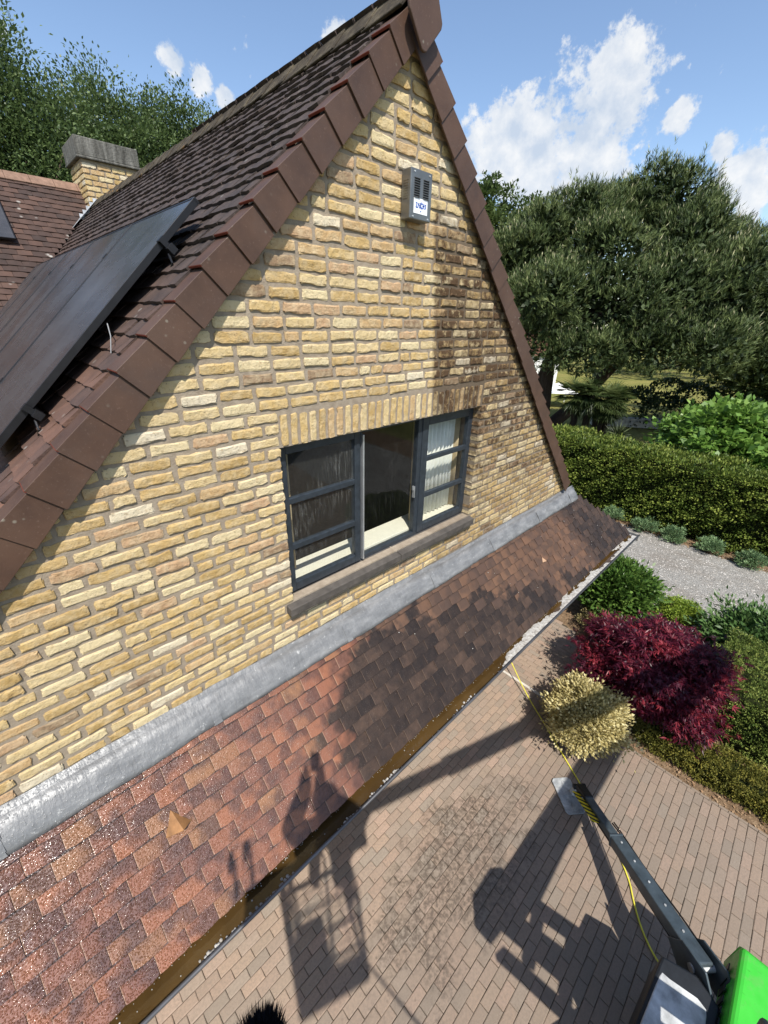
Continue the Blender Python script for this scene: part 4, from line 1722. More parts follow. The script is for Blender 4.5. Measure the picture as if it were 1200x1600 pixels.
def broad_tree(name, label, base, C, R, nleaf, m, seed, L=.19, W=.11, trunk=.28, group=None, cat='tree', bark=(.16, .12, .09), nl=26, limbs=9):
    r = np.random.default_rng(seed)
    t = thing(name, label, cat, base, group)
    mb = MB()
    C = np.asarray(C, float); R = np.asarray(R, float)
    top = C + (0, 0, R[2] * .1)
    limb(mb, base, top, trunk, trunk * .45, r, .25, 7, 9)
    sig = R[:2].mean() * .105
    per = 70
    P, d, tone, cs = cluster_crown(r, C, R, nleaf // per, per, sig, .6, .34, .16, -.6, .02)
    for c in cs[:limbs * 3]:
        f = r.uniform(.35, .85)
        s = np.asarray(base) + (top - np.asarray(base)) * f
        limb(mb, s, c, trunk * .30, trunk * .05, r, .5, 5, 6)
    mb.build('trunk', m_bark(bark), t, smooth=True)
    lv = shell_leaves(r, P, d, L, W, .15, .8)
    foliage('crown', [lv], m, t, [np.clip(r.normal(.5, .2, len(P)) + tone, 0, 1)])
    return t


def shrub(name, label, C, R, nleaf, m, seed, L, W, group=None, nl=18, upb=.35, jit=.6, stems=6, cat='shrub', core=None, curl=.12, low=-.5, r0=.28, r1=.46):
    r = np.random.default_rng(seed)
    C = np.asarray(C, float); R = np.asarray(R, float)
    base = (C[0], C[1], 0)
    t = thing(name, label, cat, base, group)
    mb = MB()
    per = 60
    P, d, tone, cs = cluster_crown(r, C, R, nleaf // per, per, R[:2].mean() * .13, .65, .38, .12, -.75, .08)
    for c in cs[:stems * 4]:
        limb(mb, np.array(base) + r.normal(0, .05, 3) * (1, 1, 0) - (0, 0, .05), c, .016 * R[0] + .006, .004, r, .4, 5, 5)
    mb.build('stem', m_bark((.13, .09, .06)), t, smooth=True)
    k = P[:, 2] > .015
    P, d, tone = P[k], d[k], tone[k]
    foliage('crown', [shell_leaves(r, P, d, L, W, upb, jit, curl)], m, t, [np.clip(r.normal(.5, .22, len(P)) + tone, 0, 1)])
    return t


# ------------------------------------------------------------------ clipped hedges
def clipped_hedge(name, label, x0, x1, y0, y1, H, nclump, per, L, W, m, seed, rough=.05, cat='hedge', rnd=.0, dense=.9, dip=.0, corem=None):
    r = np.random.default_rng(seed)
    t = thing(name, label, cat, ((x0 + x1) / 2, (y0 + y1) / 2, 0))
    # twiggy inside
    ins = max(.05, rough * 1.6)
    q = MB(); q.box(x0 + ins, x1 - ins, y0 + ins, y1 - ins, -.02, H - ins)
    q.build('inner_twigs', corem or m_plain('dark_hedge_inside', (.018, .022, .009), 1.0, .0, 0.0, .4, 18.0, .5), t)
    areas = np.array([(y1 - y0) * H, (y1 - y0) * H, (x1 - x0) * H, (x1 - x0) * H, (x1 - x0) * (y1 - y0)])
    f = r.choice(5, nclump, p=areas / areas.sum())
    u, v = r.random(nclump), r.random(nclump)
    C = np.empty((nclump, 3)); N = np.zeros((nclump, 3))
    C[:, 0] = np.where(f == 0, x0, np.where(f == 1, x1, x0 + u * (x1 - x0)))
    C[:, 1] = np.where(f < 2, y0 + u * (y1 - y0), np.where(f == 2, y0, np.where(f == 3, y1, y0 + v * (y1 - y0))))
    C[:, 2] = np.where(f == 4, H, v * H)
    N[f == 0, 0] = -1; N[f == 1, 0] = 1; N[f == 2, 1] = -1; N[f == 3, 1] = 1; N[f == 4, 2] = 1
    # rounded edges and an uneven face
    c0 = np.array([(x0 + x1) / 2, (y0 + y1) / 2, H / 2]); h = np.array([(x1 - x0) / 2, (y1 - y0) / 2, H / 2])
    q = (C - c0) / h
    rr = .22 * min(h[0], h[2])
    lim = h - rr
    inner = np.clip(C - c0, -lim, lim); inner[:, 2] = np.clip((C - c0)[:, 2], -h[2], lim[2])
    dd = (C - c0) - inner
    ln = np.linalg.norm(dd, axis=1, keepdims=True)
    C = c0 + inner + dd * np.minimum(1, rr / (ln + 1e-9))
    N = nrm(N + .6 * dd / (ln + 1e-9))
    bumps = sum(a * np.sin(C[:, 0] * fx + C[:, 1] * fy + C[:, 2] * fz + ph) for a, fx, fy, fz, ph in
                [(rough, 2.1, 1.7, 2.9, 0), (rough * .7, 4.7, 3.9, 5.3, 1), (rough * .5, 9.1, 8.3, 9.9, 2)])
    C = C + N * (bumps + r.normal(0, rough * .7, nclump))[:, None]
    P = np.repeat(C, per, 0) + r.normal(0, L * .75, (nclump * per, 3)) * (1, 1, .6)
    D = np.repeat(N, per, 0)
    lv = shell_leaves(r, P, D, L, W, .45, .75)
    cr = np.repeat(np.clip(r.normal(.5, .2, nclump) + bumps / rough * .10, 0, 1), per)
    foliage('foliage', [lv], m, t, [np.clip(cr + r.normal(0, .14, len(cr)), 0, 1)], 'stuff')
    return t


clipped_hedge('clipped_hedge', 'tall clipped dark green hedge beyond the gravel drive', 14.95, 16.25, -9.5, 9.5, 2.28, 12500, 13, .095, .045,
              m_leaf('yew_leaf', (.022, .048, .010), (.135, .19, .032), (.34, .38, .08), .5, .28), 41, .09)
clipped_hedge('low_box_hedge', 'low clipped olive green box hedge along the paving edge', 6.15, 6.58, -5.6, -2.0, .36, 4200, 11, .030, .017,
              m_leaf('box_leaf_olive', (.05, .066, .012), (.15, .15, .03), (.29, .25, .05), .5, .25), 42, .03)
clipped_hedge('box_block', 'big rounded block of clipped green box right of the red maple', 7.05, 9.0, -6.2, -2.62, 1.02, 9000, 11, .034, .019,
              m_leaf('box_leaf', (.035, .065, .012), (.14, .19, .04), (.33, .36, .09), .45, .25), 43, .05)


# ------------------------------------------------------------------ shrubs in the bed
def maple():
    r = np.random.default_rng(51)
    C, R = np.array([7.0, -1.88, .76]), np.array([.97, .93, .76])
    t = thing('japanese_maple', 'low spreading dark red maple with feathery leaves beside the paving', 'maple', (7.15, -1.9, 0))
    mb = MB()
    P, d, tone, cs = cluster_crown(r, C, R, 210, 105, .125, .38, .40, .22, -.45, .12)
    base = np.array([7.15, -1.9, -.05])
    for c in cs[:40]:
        m = base + (0, 0, r.uniform(.2, .5)) + r.normal(0, .08, 3)
        limb(mb, base, m, .04, .025, r, .3, 4, 6)
        limb(mb, m, c, .020, .004, r, .6, 6, 5)
    mb.build('stem', m_bark((.10, .06, .05)), t, smooth=True)
    k = P[:, 2] > .06
    P, d, tone = P[k], d[k], tone[k]
    n = len(P)
    A0 = nrm(d * (1, 1, .4) + np.array([0, 0, -.05]) + .55 * rand_unit(r, n))
    B = nrm(np.cross(A0, d + .3 * rand_unit(r, n)))
    parts, rn = [], []
    sh = np.clip(r.normal(.48, .22, n) + tone, 0, 1)
    for ang, k in ((-1.15, .6), (-.62, .85), (0, 1.0), (.62, .85), (1.15, .6)):
        A = nrm(A0 * math.cos(ang) + B * math.sin(ang))
        parts.append(leaf_arrays(r, P, A, .095 * k * r.uniform(.7, 1.4, n), .018, .05, d[0] * 0 + (0, 0, 1)))
        rn.append(sh)
    foliage('crown', parts, m_leaf('maple_leaf', (.020, .004, .012), (.092, .009, .024), (.34, .040, .052), .42, .3), t, rn)


maple()
shrub('variegated_shrub', 'round creamy yellow variegated bush at the corner of the paving', (5.46, -1.41, .54), (.50, .50, .48), 24000,
      m_leaf('cream_leaf', (.19, .17, .06), (.52, .43, .18), (.74, .66, .36), .5, .25), 52, .052, .030, nl=34, r0=.2, r1=.34)
shrub('laurel_shrub', 'glossy green laurel bush under the gutter corner', (9.15, -.55, .68), (.74, .68, .60), 20000,
      m_leaf('laurel_leaf', (.028, .062, .013), (.078, .15, .028), (.18, .28, .06), .3, .25), 53, .11, .058, nl=26, r0=.2, r1=.36)
shrub('lime_shrub', 'small lime green shrub between red maple and gravel', (9.83, -1.73, .34), (.38, .38, .34), 10000,
      m_leaf('lime_leaf', (.10, .16, .02), (.22, .31, .04), (.34, .42, .07), .45, .25), 54, .05, .028, nl=16)
shrub('rhododendron', 'dark green broad-leaved bush behind the clipped box block', (9.6, -3.35, .50), (.85, 1.15, .56), 18000,
      m_leaf('rhododendron_leaf', (.025, .06, .016), (.075, .145, .04), (.16, .25, .08), .35, .2), 55, .12, .048, nl=26, r0=.2, r1=.36)
shrub('dry_shrub', 'small dry brownish shrub on bare soil beside the laurel', (8.3, -.62, .22), (.36, .34, .22), 5000,
      m_leaf('dry_leaf', (.10, .085, .03), (.22, .18, .07), (.34, .28, .13), .6, .2), 56, .04, .018, nl=12)
ord_ = ['nearest the house', 'second from the house', 'third from the house', 'fourth from the house', 'fifth from the house']
for k, (x, y) in enumerate(((14.55, 1.25), (14.5, .22), (14.45, -.58), (14.4, -1.55), (14.3, -2.55))):
    shrub('border_plant', 'grey green tuft at the hedge foot, ' + ord_[k], (x, y, .17), (.36 - .02 * k, .34, .22), 2400,
          m_leaf('lavender_leaf', (.07, .12, .055), (.17, .27, .12), (.30, .41, .2), .6, .2), 60 + k, .075, .022, 'plants along the hedge foot', nl=12, upb=.8)


def litter():
    r = np.random.default_rng(91)
    n = 9000
    x = r.uniform(5.9, 9.2, n); y = r.uniform(-6, .6, n)
    ok = np.array([edge_x(b) + .03 for b in y]) < x
    near = r.random(n) < np.where(x < 6.15, 1.0, .55)
    x, y = x[ok & near], y[ok & near]
    P = np.c_[x, y, r.uniform(-.025, .0, len(x))]
    A = nrm(rand_unit(r, len(x)) * (1, 1, .3))
    a = leaf_arrays(r, P, A, r.uniform(.02, .06, len(x)), r.uniform(.012, .03, len(x)), .2, (0, 0, 1))
    o = foliage('leaf_litter', [a], m_leaf('dead_leaf', (.13, .075, .04), (.28, .165, .085), (.46, .33, .20), .7, .1), None, [r.random(len(x))])
    tag(o, 'brown dead leaves scattered over the planting bed', 'leaf litter', kind='stuff')
    # border soil under the hedge
    n = 2500
    P = np.c_[r.uniform(14.3, 15.0, n), r.uniform(-9, 5, n), r.uniform(-.03, .0, n)]
    A = nrm(rand_unit(r, n) * (1, 1, .3))
    o = foliage('hedge_litter', [leaf_arrays(r, P, A, r.uniform(.03, .09, n), .03, .2, (0, 0, 1))],
                m_leaf('dead_leaf', (.13, .075, .04), (.28, .165, .085), (.46, .33, .20), .7, .1), None, [r.random(n)])
    tag(o, 'brown clippings along the foot of the tall hedge', 'leaf litter', kind='stuff')
    # loose stones on the drive
    n = 9000
    P = np.c_[r.uniform(9.3, 14.5, n), r.uniform(-7, 3, n), np.full(n, -.02)]
    s = r.uniform(.008, .022, n)
    oc = np.array([(1, 0, 0), (0, 1, 0), (-1, 0, 0), (0, -1, 0), (0, 0, .7), (0, 0, -.7)])
    of = np.array([(0, 1, 4), (1, 2, 4), (2, 3, 4), (3, 0, 4)])
    V = P[:, None] + oc[None] * s[:, None, None] * r.uniform(.6, 1.3, (n, 6, 1))
    F = of[None] + (np.arange(n) * 6)[:, None, None]
    g = G('gravel_stone')
    c = g.ramp(g.rnd(True), [(0, (.16, .145, .125)), (.5, (.34, .31, .275)), (1, (.55, .52, .48))])
    me = fast_mesh('gravel', V.reshape(-1, 3), F.reshape(-1, 3), g.out(g.pbr(c, .9, .2)), np.repeat(r.random(n), 6))
    tag(new_obj('gravel', me), 'loose grey gravel stones on the drive', 'gravel', kind='stuff')


litter()


# ------------------------------------------------------------------ beyond the hedge
def pine():
    r = np.random.default_rng(71)
    C0 = np.array([25.6, 5.9, 0]); U = np.array([.7186, -.695, 0]); Dp = np.array([.70, .71, 0])
    base = C0 + U * (-3.6) + Dp * .3
    t = thing('pine_tree', 'huge spreading dark green pine with pale candles behind the hedge', 'pine', tuple(base))
    domes = [(-5.6, 8.6, 2.1, .6), (-4.6, 9.7, 2.0, 1), (-3.0, 9.9, 2.3, .5), (-1.5, 10.6, 2.2, 1), (.2, 11.0, 2.2, .6), (1.5, 10.2, 2.1, 0), (2.9, 9.4, 2.2, .6), (4.6, 8.4, 2.1, 0),
             (6.2, 7.5, 2.1, .5), (8.3, 6.8, 2.1, 0), (10.3, 6.2, 2.0, .3), (-2.2, 8.9, 1.9, -1.2), (1.0, 9.4, 2.0, -1.2),
             (-6.0, 6.9, 1.7, 0), (-4.6, 7.2, 2.1, -1.4), (-2.2, 7.0, 2.3, -2), (.2, 7.4, 2.4, -2.3), (2.8, 7.5, 2.4, -2.2), (5.3, 6.9, 2.4, -2), (7.8, 6.0, 2.4, -1.6), (10.2, 5.4, 2.2, -1.2),
             (-5.2, 5.2, 1.5, -1.0), (-3.9, 4.6, 1.4, -1.8), (-2.6, 4.7, 1.6, -2.4), (0, 5.1, 1.9, -3), (2.6, 5.2, 2.0, -3), (5.2, 4.9, 2.1, -2.6), (7.8, 4.3, 2.1, -2), (10, 4, 2.0, -1.5)]
    cs, rs = [], []
    for u, z, q, d in domes:
        c = C0 + U * u + Dp * d + (0, 0, z)
        for k in range(7):
            v = rand_unit(r, 1)[0]; v[2] = abs(v[2]) * .8
            cs.append(c + v * q * .62); rs.append(q * r.uniform(.38, .55))
        cs.append(c); rs.append(q * .8)
    cs, rs = np.array(cs), np.array(rs)
    mb = MB()
    for (du, top) in ((0, domes[3]), (1.6, domes[6]), (.6, domes[1])):
        b = base + U * du * .5 - (0, 0, .1)
        tp = C0 + U * top[0] + Dp * top[3] + (0, 0, top[1])
        mid = b + (tp - b) * .45 + U * (-.5 if du == 0 else .5)
        limb(mb, b, mid, .42, .30, r, .3, 5, 10); limb(mb, mid, tp, .30, .08, r, .4, 6, 8)
        for k in range(9):
            u, z, q, d = domes[r.integers(len(domes))]
            limb(mb, mid + (tp - mid) * r.uniform(0, .8), C0 + U * u + Dp * d + (0, 0, z - .5), .13, .03, r, .6, 5, 6)
    mb.build('trunk', m_bark((.07, .052, .042)), t, smooth=True)
    Pc, dc = crown_points(r, cs, rs, 9500, .30, -.75)
    per = 9
    P = np.repeat(Pc, per, 0) + r.normal(size=(len(Pc) * per, 3)) * (.26, .26, .13)
    d = nrm(np.repeat(dc, per, 0) + .35 * rand_unit(r, len(P)))
    ptone = np.repeat(np.clip(r.normal(0, .13, len(Pc)), -.3, .3), per)
    n = len(P)
    ax = nrm(d * .65 + np.array([0, 0, .8]) + .28 * rand_unit(r, n))
    parts, rn = [], []
    sh = np.clip(r.normal(.46, .14, n) + ptone, 0, .8)
    for k in range(7):
        A = nrm(ax + .62 * rand_unit(r, n))
        Q = P - ax * r.uniform(.0, .22, (n, 1))
        parts.append(leaf_arrays(r, Q, A, r.uniform(.16, .30, n), .029, .02)); rn.append(np.clip(sh + r.normal(0, .10, n), 0, .8))
    Pi, di = inner_points(r, cs, rs, 42000)
    parts.append(shell_leaves(r, Pi, di, .30, .16, .2, .8)); rn.append(r.uniform(0, .25, len(Pi)))
    up = d[:, 2] > .15
    k = up & (r.random(n) < .22)
    parts.append(leaf_arrays(r, P[k] + ax[k] * .06, nrm(ax[k] + .1 * rand_unit(r, k.sum())), r.uniform(.14, .26, k.sum()), .04, .02)); rn.append(np.full(k.sum(), 1.0))
    m = G('pine_needle')
    c = m.ramp(m.rnd(True), [(0, (.018, .030, .010)), (.4, (.070, .102, .032)), (.8, (.165, .20, .068)), (.9, (.34, .33, .17)), (1, (.40, .38, .22))])
    foliage('crown', parts, m.out(m.pbr(c, .6, .3)), t, rn)


pine()


def palm():
    r = np.random.default_rng(81)
    t = thing('palm_tree', 'dark clump of short fan palms behind the hedge under the pine', 'palm', (20.8, 4.9, 0))
    mb = MB()
    fr, rn = [], []
    for k in range(5):
        b = np.array([20.8, 4.9, -.05]) + np.array([.72, -.69, 0]) * (k - 2) * .33 + r.normal(0, .12, 3) * (1, 1, 0)
        tp = b + (r.normal(0, .12), r.normal(0, .12), r.uniform(2.5, 3.7))
        limb(mb, b, tp, .17, .14, r, .1, 6, 9)
        for j in range(46):
            az = r.uniform(0, 6.28); el = r.uniform(-1.3, .9)
            d0 = np.array([math.cos(az) * math.cos(el), math.sin(az) * math.cos(el), math.sin(el)])
            hub = tp + d0 * r.uniform(.35, .6)
            n = 14
            B = unit(np.cross(d0, (0, 0, 1)))
            an = np.linspace(-1.25, 1.25, n)
            A = nrm(d0[None] * np.cos(an)[:, None] + B[None] * np.sin(an)[:, None] + np.array([0, 0, -.22]))
            fr.append(leaf_arrays(r, np.repeat(hub[None], n, 0), A, r.uniform(.5, .75, n), .06, .03, (0, 0, 1))); rn.append(np.full(n, np.clip(r.normal(.45, .2), 0, 1)))
    mb.build('trunk', m_bark((.045, .035, .028)), t, smooth=True)
    foliage('crown', fr, m_leaf('palm_leaf', (.014, .026, .008), (.04, .062, .016), (.13, .15, .05), .5, .2), t, rn)
    # a yucca-like rosette in front of it
    t = thing('yucca', 'spiky grey green rosette plant just behind the hedge top', 'yucca', (18.6, 2.9, 0))
    fr, rn = [], []
    mb = MB(); limb(mb, (18.6, 2.9, -.05), (18.6, 2.9, 1.9), .10, .08, r, .1, 4, 8); mb.build('trunk', m_bark((.08, .06, .045)), t, smooth=True)
    n = 170
    az = r.uniform(0, 6.28, n); el = r.uniform(-.3, 1.3, n)
    A = np.c_[np.cos(az) * np.cos(el), np.sin(az) * np.cos(el), np.sin(el)]
    fr.append(leaf_arrays(r, np.repeat([[18.6, 2.9, 1.9]], n, 0), A, r.uniform(.4, .7, n), .04, .04)); rn.append(r.random(n))
    foliage('crown', fr, m_leaf('yucca_leaf', (.03, .045, .018), (.07, .09, .035), (.14, .165, .07), .5, .15), t, rn)


palm()
broad_tree('catalpa_tree', 'bright green large-leaved round tree rising behind the hedge', (18.6, -.9, -.05), (18.6, -1.0, 2.25), (2.1, 2.3, 1.45), 22000,
           m_leaf('catalpa_leaf', (.055, .12, .02), (.13, .24, .04), (.24, .36, .08), .42, .3), 82, .22, .17, .12, nl=24)
LT = m_leaf('oak_leaf', (.034, .056, .022), (.088, .135, .046), (.18, .235, .085), .5, .28)
broad_tree('oak_tree', 'tall leafy green tree at the left edge behind the wing roof', (3.2, 24.4, -.05), (3.4, 24.2, 9.5), (4.3, 4.3, 6.0), 140000, LT, 83, .15, .085, .4, 'trees behind the house', nl=80)
broad_tree('oak_tree', 'leafy green tree behind the chimney in the middle', (8.9, 25.0, -.05), (8.8, 24.8, 9.6), (3.4, 3.4, 6.0), 120000, LT, 84, .15, .085, .35, 'trees behind the house', nl=70)
broad_tree('oak_tree', 'leafy green tree rising right behind the main ridge', (12.4, 24.2, -.05), (12.2, 24.0, 9.3), (2.9, 2.9, 6.0), 90000, LT, 85, .15, .085, .33, 'trees behind the house', nl=60)
LB = m_leaf('linden_leaf', (.035, .06, .016), (.085, .125, .035), (.15, .20, .065), .5, .25)
broad_tree('linden_tree', 'pale green tree just right of the gable edge behind the pine', (36.6, 24.0, -.05), (36.6, 24.0, 10.5), (3.3, 3.3, 6.5), 30000, LB, 86, .32, .2, .35, 'trees behind the pine')
broad_tree('linden_tree', 'pale green tree crown peeping over the left shoulder of the pine', (39.4, 20.2, -.05), (39.4, 20.2, 9.6), (4.0, 4.0, 6.2), 30000, LB, 87, .32, .2, .35, 'trees behind the pine')
broad_tree('dark_tree', 'dark leafy tree filling the right edge below the pine', (31.5, -2.0, -.05), (31.5, -2.0, 4.5), (4.5, 4.5, 3.6), 30000,
           m_leaf('dark_tree_leaf', (.012, .024, .008), (.03, .05, .014), (.06, .09, .025), .55, .2), 88, .30, .18, .3)


def cedar():
    r = np.random.default_rng(89)
    base = np.array([34.5, -1.6, -.05])
    t = thing('cedar_tree', 'conifer with flat drooping branches at the right edge above the pine', 'conifer', tuple(base))
    mb = MB(); limb(mb, base, base + (0, 0, 15.5), .45, .08, r, .1, 6, 9)
    fr, rn = [], []
    for k in range(34):
        z = r.uniform(4, 15); az = r.uniform(0, 6.28); L = (16.2 - z) * .36 + 1.0
        a = base + (0, 0, z); b = a + np.array([math.cos(az) * L, math.sin(az) * L, .25 + r.uniform(-.3, .4)])
        pts = limb(mb, a, b, .09, .02, r, .4, 6, 6)
        for q in np.linspace(.25, 1, 16):
            c = a + (b - a) * q
            n = 26
            P = c + r.normal(0, 1, (n, 3)) * (.38, .38, .06)
            A = nrm(rand_unit(r, n) * (1, 1, .25) + (0, 0, -.25))
            fr.append(leaf_arrays(r, P, A, r.uniform(.2, .4, n), .06, .03)); rn.append(r.random(n))
    mb.build('trunk', m_bark((.09, .07, .06)), t, smooth=True)
    foliage('crown', fr, m_leaf('cedar_needle', (.012, .024, .014), (.03, .05, .028), (.07, .10, .055), .6, .1), t, rn)


cedar()


def far_things():
    # white house glimpsed below the pine
    h = thing('white_house', 'white rendered house glimpsed between the gable edge and pine trunk', 'house', (42, 18, 0))
    wm = m_plain('white_render', (.80, .80, .78), .8, .2, 0.0, .04, 2.0)
    U = np.array([.70, -.71, 0]); D = np.array([.71, .70, 0])
    c = np.array([40.9, 18.8, 0])
    mb = MB(); mb.obox(c + (0, 0, 1.6), U * 2.0, D * 2.5, (0, 0, 1.65)); mb.build('wall', wm, h)
    a = c + (0, 0, 3.25)
    mb = MB(); mb.prism([a - U * 2.3 - D * 2.8, a - U * 2.3 + D * 2.8, a - U * 2.3 + (0, 0, 2.2)], U * 4.6)
    mb.build('roof', m_plain('red_brown_roof', (.16, .08, .055), .8, .2), h)
    for k in (-1.1, .9):
        mb = MB(); mb.obox(c + U * k - D * 2.51 + (0, 0, 1.7), U * .45, D * .03, (0, 0, .6))
        w = mb.build('window', m_plain('grey_window_frame', (.3, .3, .3), .5, .4), h)
        mb = MB(); mb.obox(c + U * k - D * 2.535 + (0, 0, 1.7), U * .38, D * .02, (0, 0, .53)); mb.build('glass', m_plain('dark_glass', (.03, .035, .04), .1, .5), w)
    # white tent roof
    t = thing('garden_tent', 'white garden canopy partly hidden behind the dark palms', 'canopy', (33.6, 12.3, 0))
    c = np.array([33.6, 12.3, 0])
    mb = MB()
    for s1 in (-1, 1):
        for s2 in (-1, 1):
            mb.tube([c + U * s1 * 1.2 + D * s2 * 1.2, c + U * s1 * 1.2 + D * s2 * 1.2 + (0, 0, 1.1)], .03, 6)
    mb.build('pole', wm, t)
    mb = MB()
    q = [c + U * a_ * 1.3 + D * b_ * 1.3 + (0, 0, 1.1) for a_, b_ in ((-1, -1), (1, -1), (1, 1), (-1, 1))]
    mb.add(q + [c + (0, 0, 1.75)], [(0, 1, 4), (1, 2, 4), (2, 3, 4), (3, 0, 4), (3, 2, 1, 0)])
    mb.build('canvas', wm, t)
    # low stone wall with a dark planter
    w = thing('garden_wall', 'low pale stone wall on the lawn behind the palms', 'wall', (30.5, 5.3, 0))
    mb = MB(); st = m_plain('pale_stone', (.38, .36, .32), .9, .1, 0.0, .3, 5.0, .5)
    a, b = np.array([29.0, 7.6, 0]), np.array([32.2, 3.2, 0])
    mb.bar(a + (0, 0, .22), b + (0, 0, .22), .45, .5)
    o = mb.build('stonework', st, w, bevel=.03)
    L = np.linalg.norm(b - a); e = (b - a) / L
    mb = MB()
    for k in range(12):
        p = a + e * (L * (k + .03) / 12); q = a + e * (L * (k + .97) / 12)
        mb = MB(); mb.bar(p + (0, 0, .51), q + (0, 0, .51), .55, .08); mb.build('coping_stone', st, w, bevel=.012)
    # row of low shrubs at the far end of the lawn, and the wood behind
    r = np.random.default_rng(17)
    cs, rs = [], []
    for k in range(120):
        az = r.uniform(-.35, 1.75); d = r.uniform(58, 85)
        cs.append((d * math.cos(az), d * math.sin(az), r.uniform(1, 8.5))); rs.append(r.uniform(2.5, 4.5))
    P, d = crown_points(r, np.array(cs), np.array(rs), 60000, .3)
    o = foliage('woodland', [shell_leaves(r, P, d, .7, .5, .3, .8)], m_leaf('wood_leaf', (.02, .04, .012), (.05, .08, .025), (.09, .13, .04), .6, .2), None, [np.clip(r.normal(.5, .25, len(P)), 0, 1)])
    tag(o, 'far green belt of trees beyond the garden', 'woodland', kind='stuff')
    cs, rs = [], []
    for k in range(60):
        q = np.array([34, 3, 0]) + np.array([.70, -.71, 0]) * r.uniform(-6, 14) + np.array([.71, .70, 0]) * r.normal(0, 1)
        cs.append((q[0], q[1], r.uniform(.2, 1.6))); rs.append(r.uniform(.6, 1.3))
    P, d = crown_points(r, np.array(cs), np.array(rs), 24000, .3)
    o = foliage('undergrowth', [shell_leaves(r, P, d, .22, .14, .3, .8)], m_leaf('dark_tree_leaf', (.012, .024, .008), (.03, .05, .014), (.06, .09, .025), .55, .2), None, [np.clip(r.normal(.5, .25, len(P)), 0, 1)])
    tag(o, 'dark undergrowth in the shade beneath the pine', 'undergrowth', kind='stuff')


far_things()
